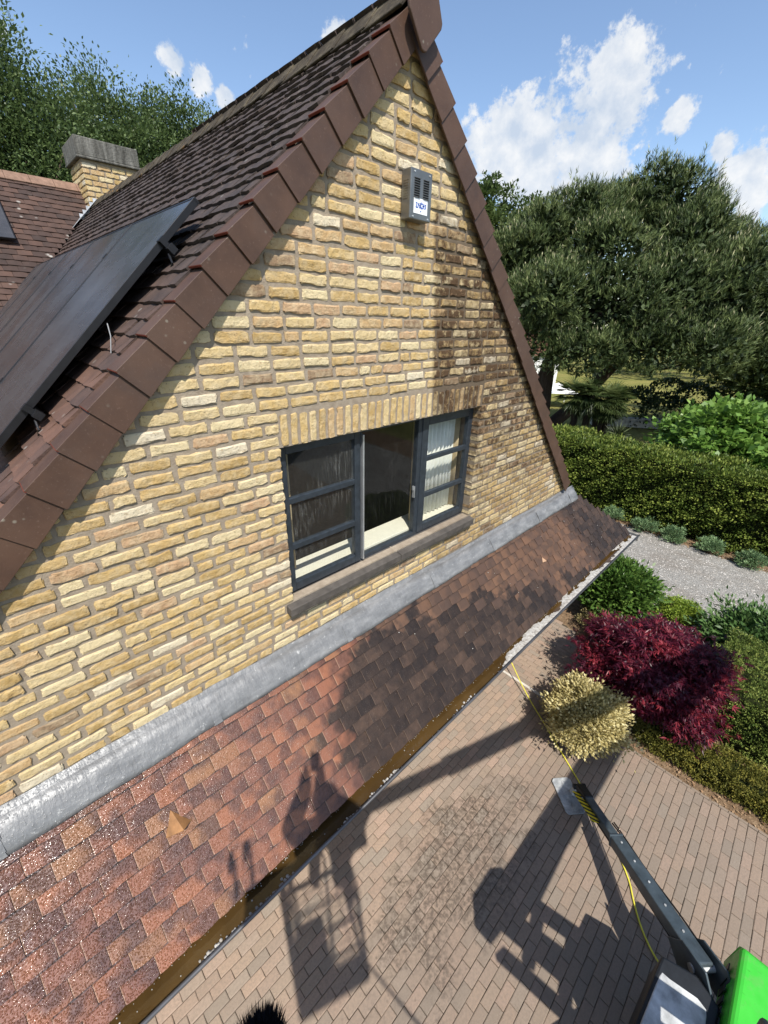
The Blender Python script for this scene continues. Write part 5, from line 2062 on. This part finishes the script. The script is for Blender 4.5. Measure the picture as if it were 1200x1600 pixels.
# ------------------------------------------------------------------ the boom lift
def build_lift():
    lift = thing('boom_lift', 'dark grey and bright green tracked boom lift with outriggers on the paving', 'boom lift', (2.75, -4.2, 0))
    steel = m_plain('blue_grey_lift_steel', (.062, .082, .096), .42, .5, .2, .35, 8.0, .2)
    black = m_plain('black_lift_steel', (.012, .014, .017), .45, .45, .2, .3)
    gg = G('bright_green_hood')
    gc = gg.ramp(gg.noise(3, 3), [(.3, (.04, .40, .032)), (.7, (.05, .46, .038))])
    gc = gg.mix(gg.rng(gg.noise(9, 6, .75), .52, .72, 0, .45), gc, (.16, .26, .10))
    gc = gg.mix(gg.rng(gg.noise(130, 2, .5, gg.vmath('MULTIPLY', gg.pos(), (1, .12, 1))), .70, .74, 0, .5), gc, (.03, .10, .02))
    green = gg.out(gg.pbr(gc, gg.rng(gg.noise(12, 4), .3, .7, .28, .5), .5))
    pale = m_plain('scuffed_pale_cover', (.42, .43, .43), .55, .4, 0.0, .45, 7.0, .3)
    galv = G('galvanised_foot_plate')
    c = galv.ramp(galv.noise(14, 5, .7), [(.3, (.22, .235, .245)), (.55, (.40, .415, .42)), (.75, (.62, .63, .62))])
    galv = galv.out(galv.pbr(c, .45, .5, .3, galv.bump(galv.noise(40, 4), .3, .004)))
    rubber = m_plain('black_rubber', (.015, .015, .015), .85, .2)
    # hazard stripes
    hz = G('hazard_stripes')
    u, v, w = hz.xyz(hz.obj())
    s = hz.math('FRACT', hz.math('MULTIPLY', hz.math('ADD', u, hz.math('MULTIPLY', v, .55)), 12.5))
    hz = hz.out(hz.pbr(hz.mix(hz.math('GREATER_THAN', s, .5), (.62, .48, .02), (.012, .012, .012)), .45, .4))

    # undercarriage: two crawler tracks and a frame (seen from above only past the frame edge)
    for y in (-3.75, -4.75):
        q = MB()
        P = []
        for k in range(24):
            t = 2 * math.pi * k / 24
            P.append((2.75 + .62 * math.copysign(1, math.cos(t)) + .19 * math.cos(t), y - .1, .20 + .19 * math.sin(t)))
        q.prism(P, (0, .22, 0)); q.build('track', rubber, lift, bevel=.01)
    q = MB(); q.box(1.95, 3.45, -4.6, -3.7, .35, .62); q.build('chassis', black, lift, bevel=.02)
    q = MB(); q.tube([(2.75, -4.15, .60), (2.75, -4.15, .78)], .36, 24); q.build('slew_ring', black, lift)
    q = MB(); q.box(2.05, 3.40, -4.75, -3.42, .74, .86); q.build('turntable', black, lift, bevel=.02)
    # hood
    q = MB()
    q.prism([(3.38, -3.36, .80), (3.50, -3.40, .80), (3.50, -3.40, 1.13), (3.46, -3.43, 1.205), (2.72, -3.43, 1.205), (2.68, -3.40, 1.13), (2.68, -3.36, .80)][1:6] + [(2.68, -3.40, .80)], (0, -.85, 0))
    hood = q.build('hood', green, lift, bevel=.035, seg=3)
    for k in range(6):
        q = MB(); q.box(2.85 + k * .09, 2.90 + k * .09, -3.398, -3.39, .90, 1.05); q.build('grille_slot', black, hood)
    q = MB(); q.box(2.40, 2.66, -4.3, -3.5, .86, 1.12); q.build('tool_box', black, lift, bevel=.02)
    # pale scuffed cover and its dark bracket
    q = MB(); q.prism([(2.38, -2.96, .985), (2.98, -3.00, .985), (3.06, -3.22, .985), (2.98, -3.32, .985), (2.40, -3.36, .985)], (0, 0, .03))
    q.build('step_cover', pale, lift, bevel=.01)
    q = MB(); q.prism([(2.36, -2.93, .55), (2.99, -2.97, .60), (3.07, -3.22, .60), (2.98, -3.40, .60), (2.38, -3.40, .55)], (0, 0, .425))
    q.build('step_body', black, lift, bevel=.02)
    # outriggers
    feet = [(4.45, -1.69, 1, 1), (1.0, -2.05, -1, 1), (4.45, -6.6, 1, -1), (1.05, -6.6, -1, -1)]
    for (fx, fy, sx, sy) in feet:
        foot = np.array([fx + .10 * sx, fy - .05 * sy, .13])
        hip_ = np.array([2.75 + .50 * sx, -4.15 + .86 * sy, .93])
        if sx > 0 and sy > 0:
            foot = np.array([4.60, -1.76, .14]); hip_ = np.array([3.22, -3.26, .93])
        d = unit(hip_ - foot)
        L = np.linalg.norm(hip_ - foot)
        up = unit(np.array([0, 0, 1.0]) - d * d[2])
        side = np.cross(d, up)
        q = MB(); q.bar(foot + d * L * .40, hip_ + d * .02, .15, .13, up)
        leg = q.build('outrigger', steel, lift, bevel=.012)
        q = MB(); q.bar(foot + d * .14, foot + d * (L * .40 + .05), .105, .095, up); q.build('inner_tube', steel, leg, bevel=.010)
        q = MB(); q.bar(foot + d * (L * .40 - .012), foot + d * (L * .40 + .012), .162, .142, up); q.build('collar', steel, leg, bevel=.004)
        q = MB(); q.tube([foot + d * .25 - up * .10 - side * .0, foot + d * L * .55 - up * .105], .028, 10)
        q.tube([foot + d * L * .55 - up * .105, foot + d * L * .98 - up * .12], .042, 10); q.build('cylinder', black, leg, smooth=True)
        q = MB(); q.bar(foot + d * .02 + up * .01, foot + d * .27 + up * .005, .135, .10, up); q.build('ankle', black, leg, bevel=.025)
        q = MB(); q.tube([foot - side * .085, foot + side * .085], .035, 12); q.build('pin', black, leg, smooth=True)
        q = MB(); q.tube([foot + d * .22 - side * .08, foot + d * .22 + side * .08], .016, 8); q.build('bolt', pale, leg)
        # hazard plate beside the lower tube
        me = MB(); me.obox((.0, 0, 0), (.26, 0, 0), (0, .052, 0), (0, 0, .003))
        o = me.build('hazard_plate', hz, leg)
        o.matrix_basis = Matrix(frame_matrix(foot + d * .37 + side * .105 * (1 if sx * sy > 0 else -1) + up * .01, d, up * .2 + side * .98 * (1 if sx * sy > 0 else -1), np.cross(d, up * .2 + side * .98 * (1 if sx * sy > 0 else -1))).tolist())
        # foot plate
        a = unit(np.array([-.31, -.38, 0])) if sx * sy > 0 else unit(np.array([.31, -.38, 0]))
        b = np.array([-a[1], a[0], 0])
        c0 = np.array([fx, fy, .0])
        ring = []
        for (i, j) in ((-1, -1), (1, -1), (1, 1), (-1, 1)):
            for (di, dj) in (((1, 0), (0, 1)) if i * j < 0 else ((0, 1), (1, 0))):
                ring.append(c0 + a * i * (.245 - .035 * di) + b * j * (.14 - .035 * dj) + (0, 0, .012))
        q = MB(); q.prism(ring, (0, 0, .018))
        fp = q.build('foot_plate', galv, leg, bevel=.004)
        q = MB()
        q.bar(c0 - a * .2 + (0, 0, .033), c0 + a * .2 + (0, 0, .033), .02, .01); q.bar(c0 - b * .11 + (0, 0, .034), c0 + b * .11 + (0, 0, .034), .02, .01)
        q.tube([c0 + (.06, -.03, .03), foot], .05, 10)
        q.build('foot_rib', galv, leg)
        for k_ in range(2):     # hydraulic hoses along the leg
            t_ = np.linspace(0, 1, 12)
            pts = [foot + d * (L * (.30 + .68 * x)) + side * (.085 + .022 * k_) * (1 if sx * sy < 0 else -1) + up * (.02 + .012 * math.sin(9 * x + k_)) for x in t_]
            q = MB(); q.tube(pts, .009, 6); q.build('hydraulic_hose', rubber, leg, smooth=True)
        for k_ in range(5):
            p = foot + d * (L * (.45 + .11 * k_)) + up * .066
            q = MB(); q.tube([p, p + up * .008], .011, 8); q.build('bolt', pale, leg)
        if sx > 0 and sy > 0:      # knuckle plates at the hip
            for s_ in (-1, 1):
                q = MB()
                P = [hip_ - d * .30 - up * .05, hip_ - d * .12 + up * .12, hip_ + d * .14 + up * .13, hip_ + d * .22 - up * .02, hip_ + d * .10 - up * .22, hip_ - d * .15 - up * .20]
                q.prism([p + side * s_ * .088 for p in P], side * s_ * .018); q.build('hip_plate', steel, leg, bevel=.006)
            q = MB(); q.tube([hip_ - side * .12, hip_ + side * .12], .035, 12); q.build('hip_pin', pale, leg)
    # linkage mast, lower boom, upper boom
    K1 = np.array([1.71, -3.37, 2.85]); E1 = np.array([6.54, -4.73, 5.0]); T0 = np.array([2.62, -4.15, .95])
    for s_ in (-1, 1):
        off = np.array([.10, .17, 0]) * s_
        q = MB(); q.bar(T0 + off + (.25, 0, 0), K1 + off + (.12, 0, -.1), .07, .17); q.build('mast_link', steel, lift, bevel=.01)
        q = MB(); q.bar(T0 + off + (-.25, 0, .05), K1 + off + (-.28, 0, .02), .06, .15); q.build('mast_link', steel, lift, bevel=.01)
    for f in (.42, .62, .82):
        p = T0 + (K1 - T0) * f
        q = MB(); q.bar(p + (.30, .1, -.05), p + (-.30, -.1, .05), .12, .07); q.build('mast_tie', steel, lift, bevel=.008)
    q = MB(); q.prism([K1 + v for v in ((-.36, 0, -.12), (.20, 0, -.22), (.30, 0, .05), (.12, 0, .22), (-.26, 0, .20))], (0, .22, 0)); q.build('mast_head', steel, lift, bevel=.02)
    d = unit(E1 - K1)
    q = MB(); q.bar(K1 - d * .1, K1 + (E1 - K1) * .62, .24, .34); q.build('lower_boom', steel, lift, bevel=.02)
    q = MB(); q.bar(K1 + (E1 - K1) * .60, E1 + d * .1, .19, .27); q.build('lower_boom_tube', steel, lift, bevel=.02)
    q = MB(); q.tube([K1 + (.4, 0, -.35), K1 + (E1 - K1) * .3 + (0, 0, -.22)], .05, 10); q.build('lift_cylinder', black, lift, smooth=True)
    B1 = np.array([.47, -2.83, 5.20])
    q = MB(); q.bar(E1 + (0, 0, -.2), E1 + (0, 0, .25), .26, .3, up=(1, 0, 0)); q.build('elbow', steel, lift, bevel=.03)
    mid = E1 + (B1 - E1) * .55
    q = MB(); q.bar(E1, mid, .22, .26); q.build('upper_boom', steel, lift, bevel=.02)
    mid2 = E1 + (B1 - E1) * .80
    q = MB(); q.bar(mid, mid2, .18, .21); q.build('upper_boom_tube', steel, lift, bevel=.015)
    q = MB(); q.bar(mid2, B1, .14, .16); q.build('upper_boom_tube', steel, lift, bevel=.015)
    # basket
    Z = 4.55
    fl, fr = np.array([-1.04, -3.43, Z]), np.array([-.39, -3.67, Z])
    u = unit(fr - fl); n_ = np.array([-u[1], u[0], 0]); W, Dp = .69, 1.0
    bl, br = fl + n_ * Dp, fr + n_ * Dp
    up = np.array([0, 0, 1.0])
    q = MB()
    for k in range(16):
        a_ = fl + n_ * Dp * (k + .5) / 16; q.bar(a_, a_ + u * W, .004, .02)
    for k in range(4):
        a_ = fl + u * W * (k + .5) / 4; q.bar(a_, a_ + n_ * Dp, .008, .02)
    q.build('basket_floor_grating', black, lift)
    q = MB()
    for a, b in ((fl, fr), (fr, br), (br, bl), (bl, fl)):
        q.bar(a + up * .0, b + up * .0, .035, .04)
    q.build('basket_base_frame', black, lift)
    for a, b in ((fl, fr), (fr, br), (br, bl), (bl, fl)):
        q = MB(); q.tube([a, a + up * 1.1], .019, 8); q.build('basket_post', steel, lift, smooth=True)
        m = (a + b) / 2
        q = MB(); q.tube([m, m + up * 1.1], .014, 8); q.build('basket_post', steel, lift, smooth=True)
        for h, r_ in ((1.1, .019), (.75, .015), (.4, .015)):
            q = MB(); q.tube([a + up * h, b + up * h], r_, 8); q.build('basket_rail', steel, lift, smooth=True)
    for a, b in ((fl, fr), (fl, bl)):
        q = MB(); q.bar(a + up * .17, b + up * .17, .006, .26); q.build('shadow_panel', black, lift)  # solid panels added to thicken the basket's cast shadow
    q = MB(); q.obox(fl + u * .2 + n_ * .28 + up * .16, u * .15, n_ * .2, up * .14); q.build('shadow_crate', black, lift, bevel=.02)  # crate added inside to make the basket shadow denser
    q = MB(); q.obox(bl + u * .22 - n_ * .05 + up * .98, u * .19, n_ * .09, up * .12); q.build('control_console', black, lift, bevel=.02)
    # grab hoops at the front left corner, control box on the right
    for k, s_ in enumerate((0, .10)):
        c0 = bl + u * (-.06 + s_) + n_ * .02
        t = np.linspace(0, math.pi, 9)
        pts = [c0 + n_ * (.10 + .02 * k) * (1 - math.cos(x)) * .9 + up * (1.05 + .30 * math.sin(x)) for x in t]
        q = MB(); q.tube(pts, .014, 8); q.build('grab_hoop', steel, lift, smooth=True)
    q = MB(); q.obox(br + u * .20 - n_ * .18 + up * .78, u * .15, n_ * .14, up * .20); q.build('control_box', black, lift, bevel=.02)
    q = MB(); q.bar(br + u * .02 - n_ * .35 + up * .62, B1, .12, .16); q.bar(br + u * .03 - n_ * .35 + up * .0, br + u * .03 - n_ * .35 + up * .95, .08, .1, up=(1, 0, 0)); q.build('rotator', steel, lift, bevel=.015)
    # supply hose hanging from the basket to the machine
    t = np.linspace(0, 1, 16)[:, None]
    P = (1 - t) * (fr + (0.02, 0, .1)) + t * np.array([2.55, -3.95, 1.2])
    P[:, 2] -= 1.1 * np.sin(np.pi * t[:, 0])
    q = MB(); q.tube(P, .013, 8); q.build('supply_hose', rubber, lift, smooth=True)
    return lift


build_lift()


def build_person():
    """the worker in the basket: only the shadow reaches the picture"""
    per = thing('person', 'person in dark work clothes standing in the lift basket holding up a phone', 'person', (-.27, -2.82, 4.56))
    f = np.array([AX[2][0], AX[2][1], 0]); f = unit(f); s = np.array([f[1], -f[0], 0])     # facing, right hand side
    o = np.array([-.27, -2.82, 4.56])

    def P(fw, rt, z):
        return o + f * fw + s * rt + np.array([0, 0, z])
    V = [P(0, 0, .95), P(.02, 0, 1.15), P(.06, 0, 1.36), P(.10, 0, 1.46), P(.13, 0, 1.52), P(.15, 0, 1.62), P(.155, 0, 1.70)]
    Rr = [(.22, .18), (.24, .19), (.26, .19), (.14, .12), (.08, .08), (.10, .12), (.09, .10)]
    Ed = [(0, 1), (1, 2), (2, 3), (3, 4), (4, 5), (5, 6)]

    def chain(start, pts, rads):
        k = start
        for p, r_ in zip(pts, rads):
            V.append(p); Rr.append((r_, r_)); Ed.append((k, len(V) - 1)); k = len(V) - 1
        return k
    cp = CAM - AX[2] * .055
    for sd in (-1, 1):
        chain(0, [P(0, sd * .11, .86), P(.04, sd * .13, .48), P(-.01, sd * .14, .09), P(.06, sd * .15, .04), P(.17, sd * .16, .03)], [.12, .085, .06, .05, .04])
        hand = cp + AX[0] * sd * .055 + AX[1] * .05 - AX[2] * .03
        k = chain(2, [P(.07, sd * .19, 1.40), P(.24, sd * .30, 1.22), hand - f * .09 + np.array([0, 0, -.07]), hand], [.11, .085, .06, .035])
        for j in range(4):
            a = hand + AX[1] * (-.055 + .024 * j) + AX[2] * .012 - AX[0] * sd * (-.012)
            chain(k, [a, a + AX[2] * .022 - AX[0] * sd * .012], [.009, .008])
        chain(k, [hand - AX[2] * .02 - AX[0] * sd * .02 - AX[1] * .03], [.010])
    me = bpy.data.meshes.new('body')
    me.from_pydata([tuple(v) for v in V], Ed, [])
    b = new_obj('body', me, per)
    sm = b.modifiers.new('skin', 'SKIN')
    for i, (x, y) in enumerate(Rr):
        me.skin_vertices[0].data[i].radius = (x, y)
    me.skin_vertices[0].data[0].use_root = True
    sb = b.modifiers.new('sub', 'SUBSURF'); sb.levels = 2; sb.render_levels = 2
    g = G('worker')
    x, y, z = g.xyz(g.pos())
    g.pos()
    c = g.mix(g.rng(z, 5.96, 5.97), (.03, .035, .045), (.42, .25, .17))
    c = g.mix(g.rng(z, 4.66, 4.65), c, (.02, .018, .016))
    me.materials.append(g.out(g.pbr(c, .8, .2)))
    import bmesh
    bm = bmesh.new()
    bmesh.ops.create_icosphere(bm, subdivisions=3, radius=.112, matrix=Matrix.Translation(tuple(P(.135, 0, 1.695))))
    for v in bm.verts:
        v.co.z = 4.56 + 1.66 + (v.co.z - (4.56 + 1.66)) * (1.0 if v.co.z > 6.2 else .4)
    m2 = bpy.data.meshes.new('hair'); bm.to_mesh(m2); bm.free()
    m2.materials.append(m_plain('brown_hair', (.05, .03, .02), .7, .3))
    new_obj('hair', m2, per)
    ph = thing('smartphone', 'dark smartphone held up in both hands above the basket rail', 'phone', tuple(CAM - AX[2] * .02))
    q = MB(); q.obox(CAM - AX[2] * .022, AX[0] * .038, AX[1] * .077, AX[2] * .004)
    q.build('phone_body', m_plain('phone_black', (.02, .02, .022), .3, .5), ph, bevel=.003)
    q = MB(); q.obox(CAM - AX[2] * .0265, AX[0] * .035, AX[1] * .073, AX[2] * .0004)
    q.build('screen', m_plain('phone_screen', (.015, .015, .018), .1, .5), ph)


build_person()


def build_brush():
    """black washing brush poking up from the basket at the bottom edge of the view"""
    up = -AX[1]
    c = np.array([.052, -1.972, 4.655]) - AX[0] * .022 - AX[1] * .016
    t = thing('washing_brush', 'black bristled washing brush poking up at the bottom edge over the paving', 'brush', tuple(c))
    r = np.random.default_rng(5)
    pole = m_plain('grey_pole', (.2, .2, .21), .4, .5, .4)
    blk = m_plain('black_bristle', (.010, .010, .014), .6, .3)
    q = MB(); q.tube([c - up * .05, c], [.038, .038], 16); q.build('brush_block', blk, t)
    q = MB(); q.tube([c - up * .05, c - up * .12, np.array([-.15, -2.6, 4.66]), np.array([-.55, -3.3, 4.60])], .014, 8); q.build('pole', pole, t, smooth=True)
    n = 2600
    a = r.uniform(0, 6.283, n); ra = .038 * np.sqrt(r.random(n))
    e1, e2 = AX[0], AX[2]
    P = c + e1 * (ra * np.cos(a))[:, None] + e2 * (ra * np.sin(a))[:, None]
    A = nrm(np.repeat(up[None], n, 0) + (e1 * (np.cos(a) * ra / .034 * .42)[:, None] + e2 * (np.sin(a) * ra / .034 * .42)[:, None]) + .10 * rand_unit(r, n))
    o = foliage('bristles', [leaf_arrays(r, P, A, r.uniform(.040, .060, n), .0026, .0)], blk, t, [r.random(n)], 'stuff')


build_brush()


def build_hose():
    pts = [(5.935, .16, .26), (5.78, -.07, .20), (5.623, -.314, .13), (5.45, -.62, .06), (5.30, -.905, .02), (4.988, -1.377, .014), (4.758, -1.721, .014), (4.597, -1.967, .014),
           (4.337, -2.314, .014), (4.05, -2.622, .014), (3.838, -2.737, .014), (3.615, -2.902, .014), (3.461, -3.111, .02), (3.40, -3.40, .06), (3.3, -3.7, .3), (3.1, -3.9, .7)]
    # smooth the path
    P = np.array(pts)
    for _ in range(2):
        Q = [P[0]]
        for a, b in zip(P[:-1], P[1:]):
            Q += [a * .75 + b * .25, a * .25 + b * .75]
        Q.append(P[-1]); P = np.array(Q)
    # the part near the house is seen from above: bring the raised end back to its ground line of sight
    mb = MB(); mb.tube(P, .0095, 8)
    tag(mb.build('garden_hose', m_plain('yellow_hose', (.62, .56, .06), .45, .4, 0.0, .2, 8.0), None, smooth=True),
        'yellow hose running over the paving from the house past the outrigger', 'hose')
    mb = MB(); mb.box(5.785, 5.835, -1.2, .6, -.05, .004)
    o = mb.build('edging_strip', m_plain('pale_concrete_edging', (.5, .46, .40), .85, .2), pv)


build_hose()
